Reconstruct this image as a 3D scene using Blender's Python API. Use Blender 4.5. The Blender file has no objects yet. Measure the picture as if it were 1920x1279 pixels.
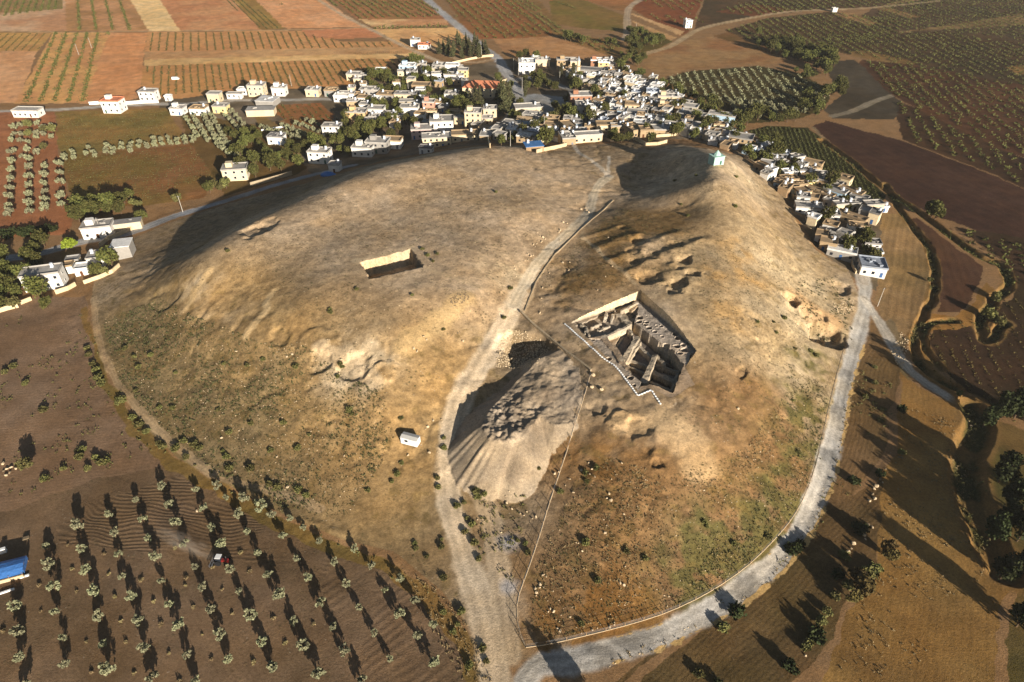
import bpy, math, random
import numpy as np
rng = np.random.default_rng(7); random.seed(7)
SC = bpy.context.scene
COL = SC.collection
R = math.radians

# ---------------------------------------------------------------- camera model
H = 145.0; TH = R(37.0); FPX = 1280.0; CX, CY = 960.0, 639.5
cT, sT = math.cos(TH), math.sin(TH)
def ray(px, py):
    u = (px-CX)/FPX; v = (py-CY)/FPX
    return np.array([u, cT - v*sT, -sT - v*cT])
def gp(px, py, z=0.0):
    d = ray(px, py); t = (z-H)/d[2]
    return np.array([d[0]*t, d[1]*t])

# ---------------------------------------------------------------- noise
_T = np.random.default_rng(3).random((256, 256))
def vn(x, y):
    xi = np.floor(x).astype(int); yi = np.floor(y).astype(int)
    fx = x-xi; fy = y-yi
    fx = fx*fx*(3-2*fx); fy = fy*fy*(3-2*fy)
    a = _T[xi & 255, yi & 255]; b = _T[(xi+1) & 255, yi & 255]
    c = _T[xi & 255, (yi+1) & 255]; d = _T[(xi+1) & 255, (yi+1) & 255]
    return (a*(1-fx)+b*fx)*(1-fy)+(c*(1-fx)+d*fx)*fy
def fbm(x, y, s, o=4, g=0.5):
    r = np.zeros(np.shape(x)); a = 1.0; t = 0.0; x = x/s; y = y/s
    for i in range(o):
        r = r+a*(vn(x+17.3*i, y+41.7*i)-0.5); t += a
        a *= g; x, y = (x*1.6+y*1.2), (y*1.6-x*1.2)
    return r/t*2
def sst(a, b, x):
    t = np.clip((x-a)/(b-a), 0, 1); return t*t*(3-2*t)

def inpoly(x, y, P):
    x = np.asarray(x); y = np.asarray(y)
    r = np.zeros(x.shape, bool); n = len(P)
    for i in range(n):
        x0, y0 = P[i]; x1, y1 = P[(i+1) % n]
        if y0 == y1: continue
        c = (y0 > y) != (y1 > y)
        r ^= c & (x < (x1-x0)*(y-y0)/(y1-y0)+x0)
    return r
def dline(x, y, P, closed=False):
    d = np.full(np.shape(x), 1e9); n = len(P)
    for i in range(n if closed else n-1):
        a = P[i]; b = P[(i+1) % n]; e = (b[0]-a[0], b[1]-a[1]); L = e[0]**2+e[1]**2+1e-9
        t = np.clip(((x-a[0])*e[0]+(y-a[1])*e[1])/L, 0, 1)
        d = np.minimum(d, np.hypot(x-a[0]-t*e[0], y-a[1]-t*e[1]))
    return d
def smooth_line(P, n=6):
    P = np.array(P, float); out = []
    Q = np.vstack([2*P[0]-P[1], P, 2*P[-1]-P[-2]])
    for i in range(1, len(Q)-2):
        for k in range(n):
            t = k/n
            out.append(0.5*((2*Q[i])+(-Q[i-1]+Q[i+1])*t+(2*Q[i-1]-5*Q[i]+4*Q[i+1]-Q[i+2])*t*t+(-Q[i-1]+3*Q[i]-3*Q[i+1]+Q[i+2])*t**3))
    out.append(Q[-2]); return np.array(out)

# ---------------------------------------------------------------- base relief of the mound: surveyed heights
CP = [(150,560,0),(165,640,0),(200,715,0),(260,800,0),(330,865,0),(420,915,0),(520,965,0),(620,1005,0),(720,1030,0),(800,1080,0),
(880,1180,0),(930,1279,0),(1020,1240,0),(1120,1225,0),(1250,1185,0),(1400,1090,0),(1490,985,0),(1540,880,0),(1565,790,0),(1595,670,0),
(1620,570,.6),(1640,500,.6),(1640,420,.5),(1590,380,1.5),(1500,310,1.5),(1420,255,1.5),(1660,340,0),(1560,250,0),
(200,470,0),(300,410,0),(420,375,0),(500,345,0),(560,328,0),(640,310,.6),(720,295,1.5),(800,282,2.5),(880,262,4.5),(960,264,7.5),
(1030,268,9),(1100,266,9.5),(1170,264,9.5),(1230,262,9.5),(1300,262,7.5),(1350,262,5),(1000,215,2),(900,215,1),(1150,215,3.5),(1250,215,3),
(1350,220,1),(800,215,0),(1100,170,.6),(1390,288,8),(1440,330,6),(1480,385,5),(1505,430,4.3),(1560,480,2.6),(1600,505,1.2),
(370,505,14),(430,450,16),(520,400,16.8),(640,345,17),(740,312,17),(830,292,17),(920,278,16.2),(1000,280,14.5),
(400,440,9),(470,398,9),(540,372,9.5),(640,328,9),(730,303,9.5),(820,286,8),(500,470,17.8),(600,420,17.8),(700,380,18),(800,340,17.8),(900,310,17.3),(600,520,17.8),(700,560,17.6),(800,520,18),(800,440,18.4),(900,420,18),
(950,480,17.2),(1000,400,17.6),(1050,340,17),(860,560,17.2),(700,620,16.3),(780,640,15.4),(560,580,16),(450,530,15),(640,650,14.2),
(330,560,9),(400,620,9.4),(300,640,4.9),(250,600,3.1),(230,680,1.5),(350,720,4),(420,780,3.4),(470,680,8.4),(560,700,9.4),(640,720,10.2),(700,720,10.6),
(560,800,4.8),(650,830,4.8),(720,760,9),(770,830,5.3),(700,900,2.7),(600,900,1.9),(780,960,1.1),(820,700,12),(860,640,13.7),(900,560,16.4),
(1100,395,16),(1130,350,15.6),(1040,470,15.9),(1000,530,15.4),(970,590,14.6),(900,680,11),(860,760,7.5),(850,850,4.4),(850,950,1.8),(880,1050,.7),(930,1150,.15),
(950,640,12.4),(1000,720,10.2),(1060,720,12.2),(950,800,6.2),(1050,830,7.2),(950,900,3.1),(1010,950,2.7),
(1100,760,12),(1100,900,6.2),(1050,1000,2.7),(1000,1150,.4),(1150,1050,2.7),(1250,1100,1.7),(1350,1000,3.5),(1200,960,6.6),(1300,920,8),(1420,900,5.3),
(1480,800,5.3),(1500,900,2.2),(1450,1000,1.3),(1250,850,11),(1350,800,11.6),(1300,760,13.8),(1400,700,13),(1480,700,7.6),(1540,700,3),(1560,620,3),
(1500,600,8.4),(1420,600,15),(1350,600,18),(1350,680,14.8),(1240,760,14),(1150,700,14.6),(1062,605,15.5),(1203,540,19),(1310,655,15.8),(1320,720,13.8),(1250,650,16.6),
(1130,470,18.8),(1200,450,21),(1300,450,21.8),(1100,540,17.6),(1300,520,20.4),(1380,520,19.6),(1450,520,13),(1520,530,6.6),(1400,440,21.3),(1460,440,13.2),(1340,400,23),
(1385,380,23.6),(1430,390,15),(1340,310,24.6),(1370,300,23.5),(1325,345,27),(1390,330,18.5),(1290,390,20.2),(1200,390,19.2),(1150,400,18),(1200,340,14.8),(1260,340,17),
(1150,320,15),(1220,300,15),(1280,292,20.5),(1180,280,12.4),(1250,275,14.5),(1310,280,19.5)]
def _adj(a, b, c):
    if c >= 15.5 and a < 1010: c += 2.2
    elif 7.5 <= c and a < 800 and b > 460: c += 1.0
    if (a, b) in ((430,450),(520,400),(640,345),(740,312),(370,505)): c += 2.4
    if a in (1340,1325,1290,1310,1370) and b < 420: c += 1.2
    if (a, b) in ((1200,340),(1260,340),(1150,320),(1220,300)): c -= 1.2
    return a, b, c
CP = [_adj(*q) for q in CP]
_pts = np.array([gp(a, b, c) for a, b, c in CP]); _z = np.array([c for _, _, c in CP], float)
# quiet plain round about
_ring = []
for ang in range(0, 360, 12):
    for rr in (1.0, 1.35):
        _ring.append((-20+rr*290*math.cos(R(ang)), 265+rr*330*math.sin(R(ang))))
_ring = [q for q in _ring if np.min(np.hypot(_pts[:, 0]-q[0], _pts[:, 1]-q[1])) > 60]
XP = np.vstack([_pts, np.array(_ring)])/100.0; ZP = np.concatenate([_z, np.zeros(len(_ring))])
def _tk(d2): return 0.5*d2*np.log(d2+1e-12)
_n = len(XP)
A = _tk(((XP[:, None]-XP[None])**2).sum(-1)) + np.eye(_n)*0.0025
Pm = np.hstack([np.ones((_n, 1)), XP])
M = np.block([[A, Pm], [Pm.T, np.zeros((3, 3))]])
W = np.linalg.solve(M, np.concatenate([ZP, np.zeros(3)]))
GX0, GY0, GS = -400.0, 0.0, 2.0; GNX, GNY = 401, 401
_gx = GX0+np.arange(GNX)*GS; _gy = GY0+np.arange(GNY)*GS
BASE = np.zeros((GNX, GNY))
for i in range(GNX):
    q = np.stack([np.full(GNY, _gx[i]), _gy], 1)/100.0
    K = _tk(((q[:, None]-XP[None])**2).sum(-1))
    BASE[i] = K@W[:_n]+W[_n]+q@W[_n+1:]
BX, BY = np.meshgrid(_gx, _gy, indexing='ij')
TOE = [tuple(gp(a, b, 0)) for a, b in [(120,560),(150,640),(185,720),(245,810),(320,880),(420,930),(520,980),(620,1018),(720,1045),(790,1090),(870,1190),(910,1300),(1040,1260),(1250,1200),(1410,1100),(1500,990),(1550,880),(1580,790),(1610,670),(1650,560),(1680,500),(1690,420),(1640,360),(1560,290),(1450,225),(1350,185),(1100,150),(900,190),(780,240),(640,300),(560,322),(420,370),(300,405),(180,465)]]
_ins = inpoly(BX, BY, TOE); _dd = dline(BX, BY, TOE, True)
BASE = BASE*np.where(_ins, 1.0, 1-sst(0, 14, _dd)); BASE = np.where(_ins, np.maximum(BASE, 0.02), np.clip(BASE, -.2, 3))
def bil(G, x, y, gs, x0=GX0, y0=GY0):
    fx = np.clip((x-x0)/gs, 0, G.shape[0]-1.001); fy = np.clip((y-y0)/gs, 0, G.shape[1]-1.001)
    i = fx.astype(int); j = fy.astype(int); fx = fx-i; fy = fy-j
    return (G[i, j]*(1-fx)+G[i+1, j]*fx)*(1-fy)+(G[i, j+1]*(1-fx)+G[i+1, j+1]*fx)*fy
def base_h(x, y):
    edge = (x > GX0) & (x < -GX0) & (y > 0) & (y < 800)
    return np.where(edge, bil(BASE, x, y, GS), 0)
def _march(hf, px, py):
    d = ray(px, py); t = np.arange(60.0, 2400.0, 0.5)
    z = H+d[2]*t; h = hf(d[0]*t, d[1]*t); k = int(np.argmax(z <= h))
    if not (z <= h).any(): k = len(t)-1
    return np.array([d[0]*t[k], d[1]*t[k], h[k]])
_bc = {}
def atb(px, py):
    key = (px, py)
    if key not in _bc: _bc[key] = _march(base_h, px, py)
    return _bc[key]
def PB(L): return [tuple(atb(a, b)[:2]) for a, b in L]
def zm(L, x0, y0, s): return [(x0+a/s, y0+b/s) for a, b in L]

# ---------------------------------------------------------------- smaller relief: ridges, ditches, trenches, holes
Z4 = lambda L: zm(L, 1060, 340, 5.813)
RIDGES = [  # (pixels, half width m, height)
 (Z4([(200,610),(400,550),(560,500)]), 1.6, .8), (Z4([(340,730),(560,650),(760,575)]), 1.8, 1.2),
 (Z4([(520,870),(800,750),(1060,630),(1240,570)]), 2.0, 1.5), (Z4([(690,990),(960,870),(1180,760),(1440,680),(1570,640)]), 2.2, 1.9),
 (Z4([(1000,1080),(1260,970),(1330,1000)]), 2.4, 1.8), (Z4([(1200,1230),(1330,1130),(1400,1060)]), 2.6, 1.6),
 (Z4([(870,680),(760,580)]), 1.3, .8), (Z4([(1160,780),(1180,900),(1120,930)]), 1.5, 1.6),
 (Z4([(1430,680),(1560,800),(1690,930)]), 1.2, .5),
 ([(512,545),(495,590),(462,628)], 1.6, .7), ([(395,508),(365,545),(345,580)], 1.5, .5),
 ([(440,432),(480,438),(530,424),(600,410)], 1.5, .4),
 ([(870,560),(820,605),(760,645),(700,680)], 3.5, .7),
 ([(975,588),(1020,630),(1070,668),(1108,695)], 1.3, .6),
 ([(1225,815),(1222,850),(1230,880)], 1.2, 1.2),
 ([(160,560),(182,640),(215,715),(290,800),(350,855),(430,905),(540,965),(640,1005)], 1.3, .6),
 ([(1010,320),(1030,335),(1060,345)], 1.6, 1.2), ([(1270,398),(1310,385),(1335,360),(1345,335)], 1.4, .6),
]
HOLES = [ # px, radius m, depth
 (Z4([(1300,850)])[0], 2.9, 3.0), (Z4([(1400,1000)])[0], 2.6, 3.0), (Z4([(930,1050)])[0], 4.6, 2.6), (Z4([(800,650)])[0], 3.4, 1.8), (Z4([(740,760)])[0], 2.8, 1.4),
 (Z4([(755,870)])[0], 2.6, 1.4), (Z4([(1230,1110)])[0], 3.6, 2.4), (Z4([(1180,1200)])[0], 2.6, 1.8), (Z4([(950,820)])[0], 3.0, 1.2), (Z4([(630,500)])[0], 2.2, 1.0),
 (Z4([(1200,690)])[0], 2.6, 1.2), (Z4([(1240,950)])[0], 1.4, 1.2),
 ((1484,560), 3.2, 3.2), ((1545,625), 7.2, 5.0), ((1515,605), 8.0, 2.6), ((1530,596), 5, 1.0), ((1578,540), 4.5, 1.4),
 ((1122,765), 3.0, .9), ((1160,790), 3.2, -.6), ((1200,800), 4, .6), ((1232,870), 1.6, .8),
 ((480,428), 6.5, 1.4), ((500,418), 4.5, .8), ((985,655), 8.0, 2.6), ((965,640), 5.0, 1.4),
 ((660,690), 5, 1.2), ((600,680), 4, 1.0), ((720,700), 4, -.8), ((300,815), 0, 0),
 ((1303,318), 3.5, 1.0), ((1390,700), 2, .8), ((310,560), 6, .8), ((590,640), 6, -.6), ((525,630), 4, .7)]
DITCH = [ # px, half width, depth
 ([(1660,345),(1690,398),(1735,455),(1752,500),(1750,550),(1728,600),(1714,640),(1724,680),(1755,706),(1800,732)], 1.6, 1.3),
 ([(1540,262),(1600,305),(1660,355),(1725,400),(1780,440),(1835,480),(1875,495),(1890,520),(1885,545),(1862,560)], 1.9, 1.5),
 ([(1862,565),(1840,600),(1850,640),(1885,605)], 2.0, 1.6),
 ([(1790,600),(1740,610),(1735,650),(1765,690)], 1.4, 1.2),
 ([(1820,760),(1835,800),(1815,860),(1820,920),(1850,1000),(1880,1070)], 4, 2.2),
]
TRENCH = [(676,493),(772,468),(793,500),(693,523)]
_rd = [(PB(p), w, h) for p, w, h in RIDGES]; _hl = [(atb(*p)[:2], r, d) for p, r, d in HOLES if r > 0]
_dt = [(smooth_line(PB(p)), w, d) for p, w, d in DITCH]
_tr = PB(TRENCH)
_trz = float(np.mean([atb(*p)[2] for p in TRENCH]))
# spoil heap: tipping platform with slopes at the angle of repose
_hp = [((1012,672),14.9),((1050,655),14.8),((1085,690),14.4),((1092,735),13.6),((1075,790),11.9),((1040,800),11.0),((1012,785),11.4),((985,818),11.8),((958,832),11.8),((918,826),11.8),((902,800),12.0),((918,768),12.1),((950,735),11.9),((985,700),12.4)]
_hp = [(p, z-.9) for p, z in _hp]
HPOLY = [tuple(gp(p[0], p[1], z)) for p, z in _hp]; HZ = np.array([z for _, z in _hp]); HXY = np.array(HPOLY)
def heap_h(x, y):
    d2 = (x[..., None]-HXY[:, 0])**2+(y[..., None]-HXY[:, 1])**2+4.0
    w = 1/d2**1.5; zt = (w*HZ).sum(-1)/w.sum(-1)
    ins = inpoly(x, y, HPOLY); d = np.where(ins, 0, dline(x, y, HPOLY, True))
    c = HXY.mean(0); ang = np.arctan2(y-c[1], x-c[0])
    gul = (vn(ang*9+50, np.zeros_like(ang)+3.3)-.5)*1.0+(vn(ang*23+50, np.zeros_like(ang)+9.3)-.5)*.5
    lump = np.where(ins, 1.0*np.maximum(fbm(x, y, 5.0, 3), 0)+.45*fbm(x, y, 2.0, 3), 0)
    lx, ly = gp(985, 790, 12)-gp(905, 800, 12)
    crest = .6*np.exp(-(dline(x, y, [tuple(gp(1015,765,13)), tuple(gp(985,800,12.5)), tuple(gp(955,815,12.5))])/1.6)**2)
    mess = np.exp(-((x-gp(945,780,12)[0])**2+(y-gp(945,780,12)[1])**2)/110.0)*np.abs(fbm(x, y, 1.9, 4))*1.5
    return zt+np.where(ins, lump+crest+mess, 0)-d*0.66+np.where(ins, 0, gul*np.minimum(d*.25, .9))
# levels of the road system (for smoothing the small relief)
ROADS = {}
def road(name, px, w, sm=True): ROADS[name] = ((smooth_line(PB(px)) if sm else np.array(PB(px))), w/2)
road('gravel', [(985,1279),(1010,1250),(1060,1243),(1140,1222),(1250,1187),(1340,1140),(1430,1075),(1500,995),(1535,915),(1552,860),(1570,780),(1585,710),(1605,640),(1618,590),(1622,555),(1618,520)], 4.9)
road('fork', [(1622,560),(1645,600),(1675,650),(1703,692),(1742,724),(1786,750),(1822,762)], 3.4)
road('village_lane', [(1618,530),(1610,505),(1598,480),(1590,450),(1565,425),(1545,400),(1500,365),(1460,335)], 3.6)
road('haul', [(930,1320),(925,1240),(905,1150),(875,1060),(850,980),(842,900),(848,820),(860,760),(885,710),(920,655),(950,600),(975,550)], 6.8)
road('haul_top', [(962,575),(975,550),(1000,505),(1035,465),(1080,425),(1105,395),(1112,365),(1125,345),(1142,330)], 4.2)
road('haul2', [(955,1230),(945,1130),(930,1040),(915,960),(905,920)], 5.5)
road('summit_path', [(1142,330),(1118,308),(1100,295),(1085,285),(1075,270)], 2.4)
road('summit_spur', [(1142,330),(1141,310),(1142,293)], 1.6)
road('west_road', [(-60,492),(60,478),(160,452),(250,435),(330,405),(420,378),(500,352),(550,338),(600,325),(660,310)], 5.5)
road('north_lane', [(-40,210),(105,206),(180,201),(300,195),(345,196),(430,188),(520,188),(600,186),(660,186)], 5.0)
road('highway', [(796,-6),(830,25),(860,50),(880,67),(910,93),(935,112),(948,135),(960,155),(972,175),(972,198),(962,214)], 7.5)
road('square', [(975,185),(1010,182),(1050,188),(1085,194)], 12.0)
road('square_north', [(960,152),(1000,146),(1040,158),(1080,172),(1100,182)], 7.0)
road('tracka', [(588,-6),(640,27),(700,58),(760,88),(820,115),(850,128)], 4.0)
road('trackb', [(-60,59),(140,60),(280,59),(420,57),(560,56),(690,52)], 3.0)
road('trackc', [(1192,108),(1220,98),(1255,88),(1285,70),(1320,52),(1400,35),(1480,22),(1560,18),(1640,14),(1760,2)], 5.5)
road('trackd', [(1208,-4),(1182,12),(1176,30),(1176,55),(1172,75)], 6.0)
road('tracke', [(1560,218),(1600,208),(1640,190),(1670,180)], 4.5)
road('stream_path', [(1525,240),(1560,275),(1610,318),(1660,362)], 2.2)
road('foot_west', [(176,560),(182,620),(192,660),(205,690),(225,725),(260,768),(300,810),(345,850),(400,890),(440,905),(520,925),(600,955)], 2.4)
road('foot_trench', [(795,503),(830,515),(870,528),(900,540)], 1.6)
road('foot_north', [(760,350),(850,370),(920,383),(1000,398),(1060,400)], 1.6)
road('foot_pit', Z4([(180,560),(190,610),(330,730),(470,870),(620,980),(760,1120)]), 1.5)
road('school_lane', [(962,214),(945,225),(925,240),(890,262)], 4.0)
road('grove_road', [(800,87),(850,108),(880,118),(925,112)], 4.0)
def feats(x, y, micro=True):
    h = base_h(x, y)
    sl = sst(1.5, 4, h)*(1-sst(16.0, 17.6, h)*.6)
    h = h+sl*(fbm(x, y, 14, 4)*.42+fbm(x+90, y-33, 5, 3)*.20+fbm(x-50, y+20, 1.8, 3)*.10)
    h = h+sst(.5, 3, h)*fbm(x, y, 40, 2)*.5
    h = h-sst(2, 5, h)*(1-sst(15.5, 18.5, h))*np.maximum(0, .22-np.abs(fbm(x*.8+200, y*.8, 11, 3)))*1.5
    for P, w, a in _rd:
        a *= .36; b = np.array(P); m = (x > b[:, 0].min()-4*w) & (x < b[:, 0].max()+4*w) & (y > b[:, 1].min()-4*w) & (y < b[:, 1].max()+4*w)
        if m.any():
            d = dline(x[m]+1.2*fbm(x[m], y[m], 4, 2), y[m]+1.2*fbm(x[m]+9, y[m], 4, 2), P)
            h[m] += a*np.exp(-(d/w)**2)*(1+.4*fbm(x[m], y[m], 3, 2))
    for c, r, dep in _hl:
        m = (abs(x-c[0]) < r*2) & (abs(y-c[1]) < r*2)
        if m.any():
            rr = np.hypot(x[m]-c[0], y[m]-c[1])*(1+.5*fbm(x[m], y[m], r*.9, 3))
            h[m] -= dep*(.42 if r < 5.5 and c[0] > 20 and c[0] < 85 and c[1] > 180 else .9)*(1-sst(r*.7, r*1.12, rr))*(1+.15*fbm(x[m], y[m], 1.2, 2))
    for P, w, dep in _dt:
        m = (x > P[:, 0].min()-3*w) & (x < P[:, 0].max()+3*w) & (y > P[:, 1].min()-3*w) & (y < P[:, 1].max()+3*w)
        if m.any():
            d = dline(x[m]+1.0*fbm(x[m], y[m], 6, 2), y[m]+1.0*fbm(x[m]+9, y[m], 6, 2), P)
            h[m] -= dep*(1-sst(w*.45, w*1.25, d))
    m = (abs(x-_tr[0][0]) < 60) & (abs(y-_tr[0][1]) < 60)
    if m.any():
        xx = x[m]+.9*fbm(x[m], y[m], 2.5, 4); yy = y[m]+.9*fbm(x[m]+7, y[m], 2.5, 4)
        i = inpoly(xx, yy, _tr); d = dline(xx, yy, _tr, True)
        h[m] = np.where(i, np.minimum(h[m], h[m]*.3+(_trz-7.6)*.7+.4*fbm(x[m], y[m], 2, 2)-np.minimum(d, .8)*.5), h[m])
    if micro:
        on = np.zeros(x.shape)
        h = h+(fbm(x, y, 2.2, 3)*.06)*(.4+.6*sst(.3, 2, h))
    m = (abs(x-HXY[:, 0].mean()) < 45) & (abs(y-HXY[:, 1].mean()) < 45)
    hp = np.full(x.shape, -99.0)
    if m.any(): hp[m] = heap_h(x[m], y[m])
    return h, hp
# 1 m survey grid for placing things
_fx = np.arange(-400, 400.5, 1.0); _fy = np.arange(0, 800.5, 1.0)
FXX, FYY = np.meshgrid(_fx, _fy, indexing='ij')
_a, _b = feats(FXX, FYY); FIN = np.maximum(_a, _b)
def fin_h(x, y):
    x = np.asarray(x, float); y = np.asarray(y, float)
    e = (x > -400) & (x < 400) & (y > 0) & (y < 800)
    return np.where(e, bil(FIN, x, y, 1.0, -400, 0), 0)
_pc = {}
def P(px, py):
    k = (px, py)
    if k not in _pc: _pc[k] = _march(fin_h, px, py)
    return _pc[k]
def hz(x, y): return float(fin_h(np.array([x]), np.array([y]))[0])
def PX(L): return [tuple(P(a, b)[:2]) for a, b in L]
# ---------------------------------------------------------------- ground: colours by what grows or is worn there, with some light and shade painted in
def lin(c):
    c = np.array(c, float)/255.0
    return np.where(c <= .04045, c/12.92, ((c+.055)/1.055)**2.4)
deps = np.arange(71.0, 7.2, -0.062)
ycoord = []
for d in deps: ycoord.append(H/math.tan(R(d)))
ycoord = np.array(ycoord)
# rows over the raised mound need finer steps at the far side
tcol = np.linspace(-.98, .98, 1180)
TY, TT = np.meshgrid(ycoord, tcol, indexing='ij')
GXv = TT*(TY*cT+H*sT); GYv = TY
NR, NC = GXv.shape
xv = GXv.ravel(); yv = GYv.ravel()
hv, hpv = feats(xv, yv)
is_heap = hpv > hv+.05
zv = np.maximum(hv, hpv)
reg = np.zeros(xv.size, int); REG = ['ground']
col = np.tile(lin((140,108,74)), (xv.size, 1)); fur = np.zeros(xv.size); ph = np.zeros(xv.size); stone = np.full(xv.size, .25); grain = np.full(xv.size, 1.0)
jx = xv+fbm(xv, yv, 6, 3)*1.4; jy = yv+fbm(xv+50, yv-20, 6, 3)*1.4
def mixc(m, c, w=1.0):
    w = np.clip(w, 0, 1); w = np.asarray(w)
    col[m] = col[m]*(1-w[..., None] if w.ndim else 1-w)+lin(c)*(w[..., None] if w.ndim else w)
def newreg(n): REG.append(n); return len(REG)-1
def field(name, px, c, c2=None, furd=None, sp=3.0, amp=0.0, st=.15, soft=True, world=None, wob=.6):
    mx = np.mean([q[0] for q in px]); my = np.mean([q[1] for q in px]); kf = 1.22 if (mx < 840 and my < 215) else .86 if mx > 1290 and my < 420 else 1.0  # light falloff across the view put into field colours: north-west lifted, north-east lowered
    Pw = world or PX(px); b = np.array(Pw)
    m = np.where((xv > b[:, 0].min()-3) & (xv < b[:, 0].max()+3) & (yv > b[:, 1].min()-3) & (yv < b[:, 1].max()+3))[0]
    m = m[inpoly((jx if soft else xv)[m], (jy if soft else yv)[m], Pw)]
    if not len(m): print('no verts in', name); return
    r = newreg(name); reg[m] = r
    if c2:
        t = np.clip(.5+fbm(xv[m], yv[m], 22, 4)*1.6, 0, 1)[:, None]
        col[m] = lin(c)*(1-t)+lin(c2)*t
    else: col[m] = lin(c)
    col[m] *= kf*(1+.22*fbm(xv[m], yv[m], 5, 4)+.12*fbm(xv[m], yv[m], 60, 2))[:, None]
    stone[m] = st; fur[m] = 0
    if furd:
        a, q = np.array(P(*furd[0])[:2]), np.array(P(*furd[1])[:2]); e = (q-a)/np.linalg.norm(q-a)
        ph[m] = 2*math.pi*((xv[m]*-e[1]+yv[m]*e[0])+wob*fbm(xv[m], yv[m], 16, 2)*2)/sp; fur[m] = amp
    return Pw
FIELDS = {}
# --- north west fields
RED, RED2 = (186,136,94), (196,148,106)
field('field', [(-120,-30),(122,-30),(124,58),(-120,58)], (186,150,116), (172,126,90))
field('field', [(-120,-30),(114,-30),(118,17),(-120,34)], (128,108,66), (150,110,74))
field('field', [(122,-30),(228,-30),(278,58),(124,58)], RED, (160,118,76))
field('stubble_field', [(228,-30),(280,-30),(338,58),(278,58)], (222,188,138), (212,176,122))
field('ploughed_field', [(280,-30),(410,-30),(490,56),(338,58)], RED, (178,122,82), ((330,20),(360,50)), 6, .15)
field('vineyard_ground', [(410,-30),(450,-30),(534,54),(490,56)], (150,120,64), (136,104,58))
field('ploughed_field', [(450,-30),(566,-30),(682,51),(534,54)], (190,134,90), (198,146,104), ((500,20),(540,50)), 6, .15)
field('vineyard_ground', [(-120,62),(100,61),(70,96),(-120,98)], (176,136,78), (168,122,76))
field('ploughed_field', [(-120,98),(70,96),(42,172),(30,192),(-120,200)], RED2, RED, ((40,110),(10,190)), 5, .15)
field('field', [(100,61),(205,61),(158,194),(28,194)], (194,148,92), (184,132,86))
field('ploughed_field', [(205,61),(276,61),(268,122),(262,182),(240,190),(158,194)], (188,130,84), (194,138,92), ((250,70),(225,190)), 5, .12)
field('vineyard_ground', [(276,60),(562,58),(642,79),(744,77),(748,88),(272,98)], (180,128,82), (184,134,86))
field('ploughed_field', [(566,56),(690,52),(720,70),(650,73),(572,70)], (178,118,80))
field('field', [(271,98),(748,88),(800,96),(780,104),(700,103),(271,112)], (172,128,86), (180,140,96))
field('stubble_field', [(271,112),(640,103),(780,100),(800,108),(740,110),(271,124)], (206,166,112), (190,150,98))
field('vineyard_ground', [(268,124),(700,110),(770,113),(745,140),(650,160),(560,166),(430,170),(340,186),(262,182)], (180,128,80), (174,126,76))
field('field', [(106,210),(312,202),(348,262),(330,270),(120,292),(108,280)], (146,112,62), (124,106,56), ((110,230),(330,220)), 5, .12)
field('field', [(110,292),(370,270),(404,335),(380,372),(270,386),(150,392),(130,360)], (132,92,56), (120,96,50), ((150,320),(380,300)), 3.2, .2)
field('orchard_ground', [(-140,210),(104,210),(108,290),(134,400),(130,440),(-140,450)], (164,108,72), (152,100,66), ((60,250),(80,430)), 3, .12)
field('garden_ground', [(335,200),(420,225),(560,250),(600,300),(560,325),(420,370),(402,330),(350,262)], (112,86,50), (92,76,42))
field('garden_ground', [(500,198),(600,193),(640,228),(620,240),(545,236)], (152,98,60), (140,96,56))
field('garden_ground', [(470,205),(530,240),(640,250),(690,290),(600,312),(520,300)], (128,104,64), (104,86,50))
field('field', [(840,95),(905,85),(880,74),(860,52),(700,55),(760,86)], (186,140,92), (202,158,104))
field('field', [(672,36),(836,35),(842,48),(704,53)], (208,172,120), (176,128,88))
field('orchard_ground', [(585,-30),(780,-30),(838,36),(670,37)], (128,96,58), (148,100,64))
field('orchard_ground', [(815,-30),(920,-30),(1030,50),(1036,66),(980,73),(900,73),(872,52)], (150,96,58), (136,94,54))
field('orchard_ground', [(920,-30),(985,-30),(1060,60),(1170,82),(1160,108),(1130,100),(1036,66),(1030,48)], (140,104,62), (126,98,58))
field('meadow', [(1030,2),(1080,-6),(1172,30),(1176,60),(1100,54),(1036,44)], (114,98,46), (128,100,54))
field('field', [(1000,-30),(1200,-30),(1176,24),(1080,-4),(1030,2)], (156,106,66), (140,100,60))
field('field', [(925,74),(1036,68),(1130,100),(1150,112),(1090,112),(1000,108),(950,105)], (178,132,88), (164,120,80))
field('field', [(1215,-30),(1330,-30),(1290,62),(1275,68),(1186,18)], (122,70,42), (132,82,50))
field('stubble_field', [(1184,27),(1188,26),(1284,60),(1276,67)], (200,158,110))
field('stubble_field', [(1184,41),(1188,40),(1268,71),(1258,77)], (188,146,98))
field('orchard_ground', [(1180,50),(1262,78),(1236,90),(1196,104),(1172,98)], (84,74,36), (98,82,42))
field('ploughed_field', [(1195,112),(1300,72),(1335,70),(1410,85),(1480,116),(1420,122),(1290,130),(1240,148)], (162,126,84), (152,108,70), ((1210,118),(1460,112)), 6, .14)
field('field', [(1336,68),(1385,55),(1470,92),(1486,114)], (132,94,58), (110,84,46))
field('orchard_ground', [(1240,150),(1290,134),(1420,124),(1500,138),(1562,172),(1545,205),(1500,222),(1400,232),(1330,190)], (88,74,42), (78,70,40))
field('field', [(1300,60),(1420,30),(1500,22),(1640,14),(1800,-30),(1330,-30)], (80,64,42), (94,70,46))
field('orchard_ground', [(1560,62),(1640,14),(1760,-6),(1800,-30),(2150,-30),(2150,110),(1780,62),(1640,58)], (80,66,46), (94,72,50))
field('ploughed_field', [(1340,22),(1420,8),(1500,20),(1420,32)], (112,70,44))
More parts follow.
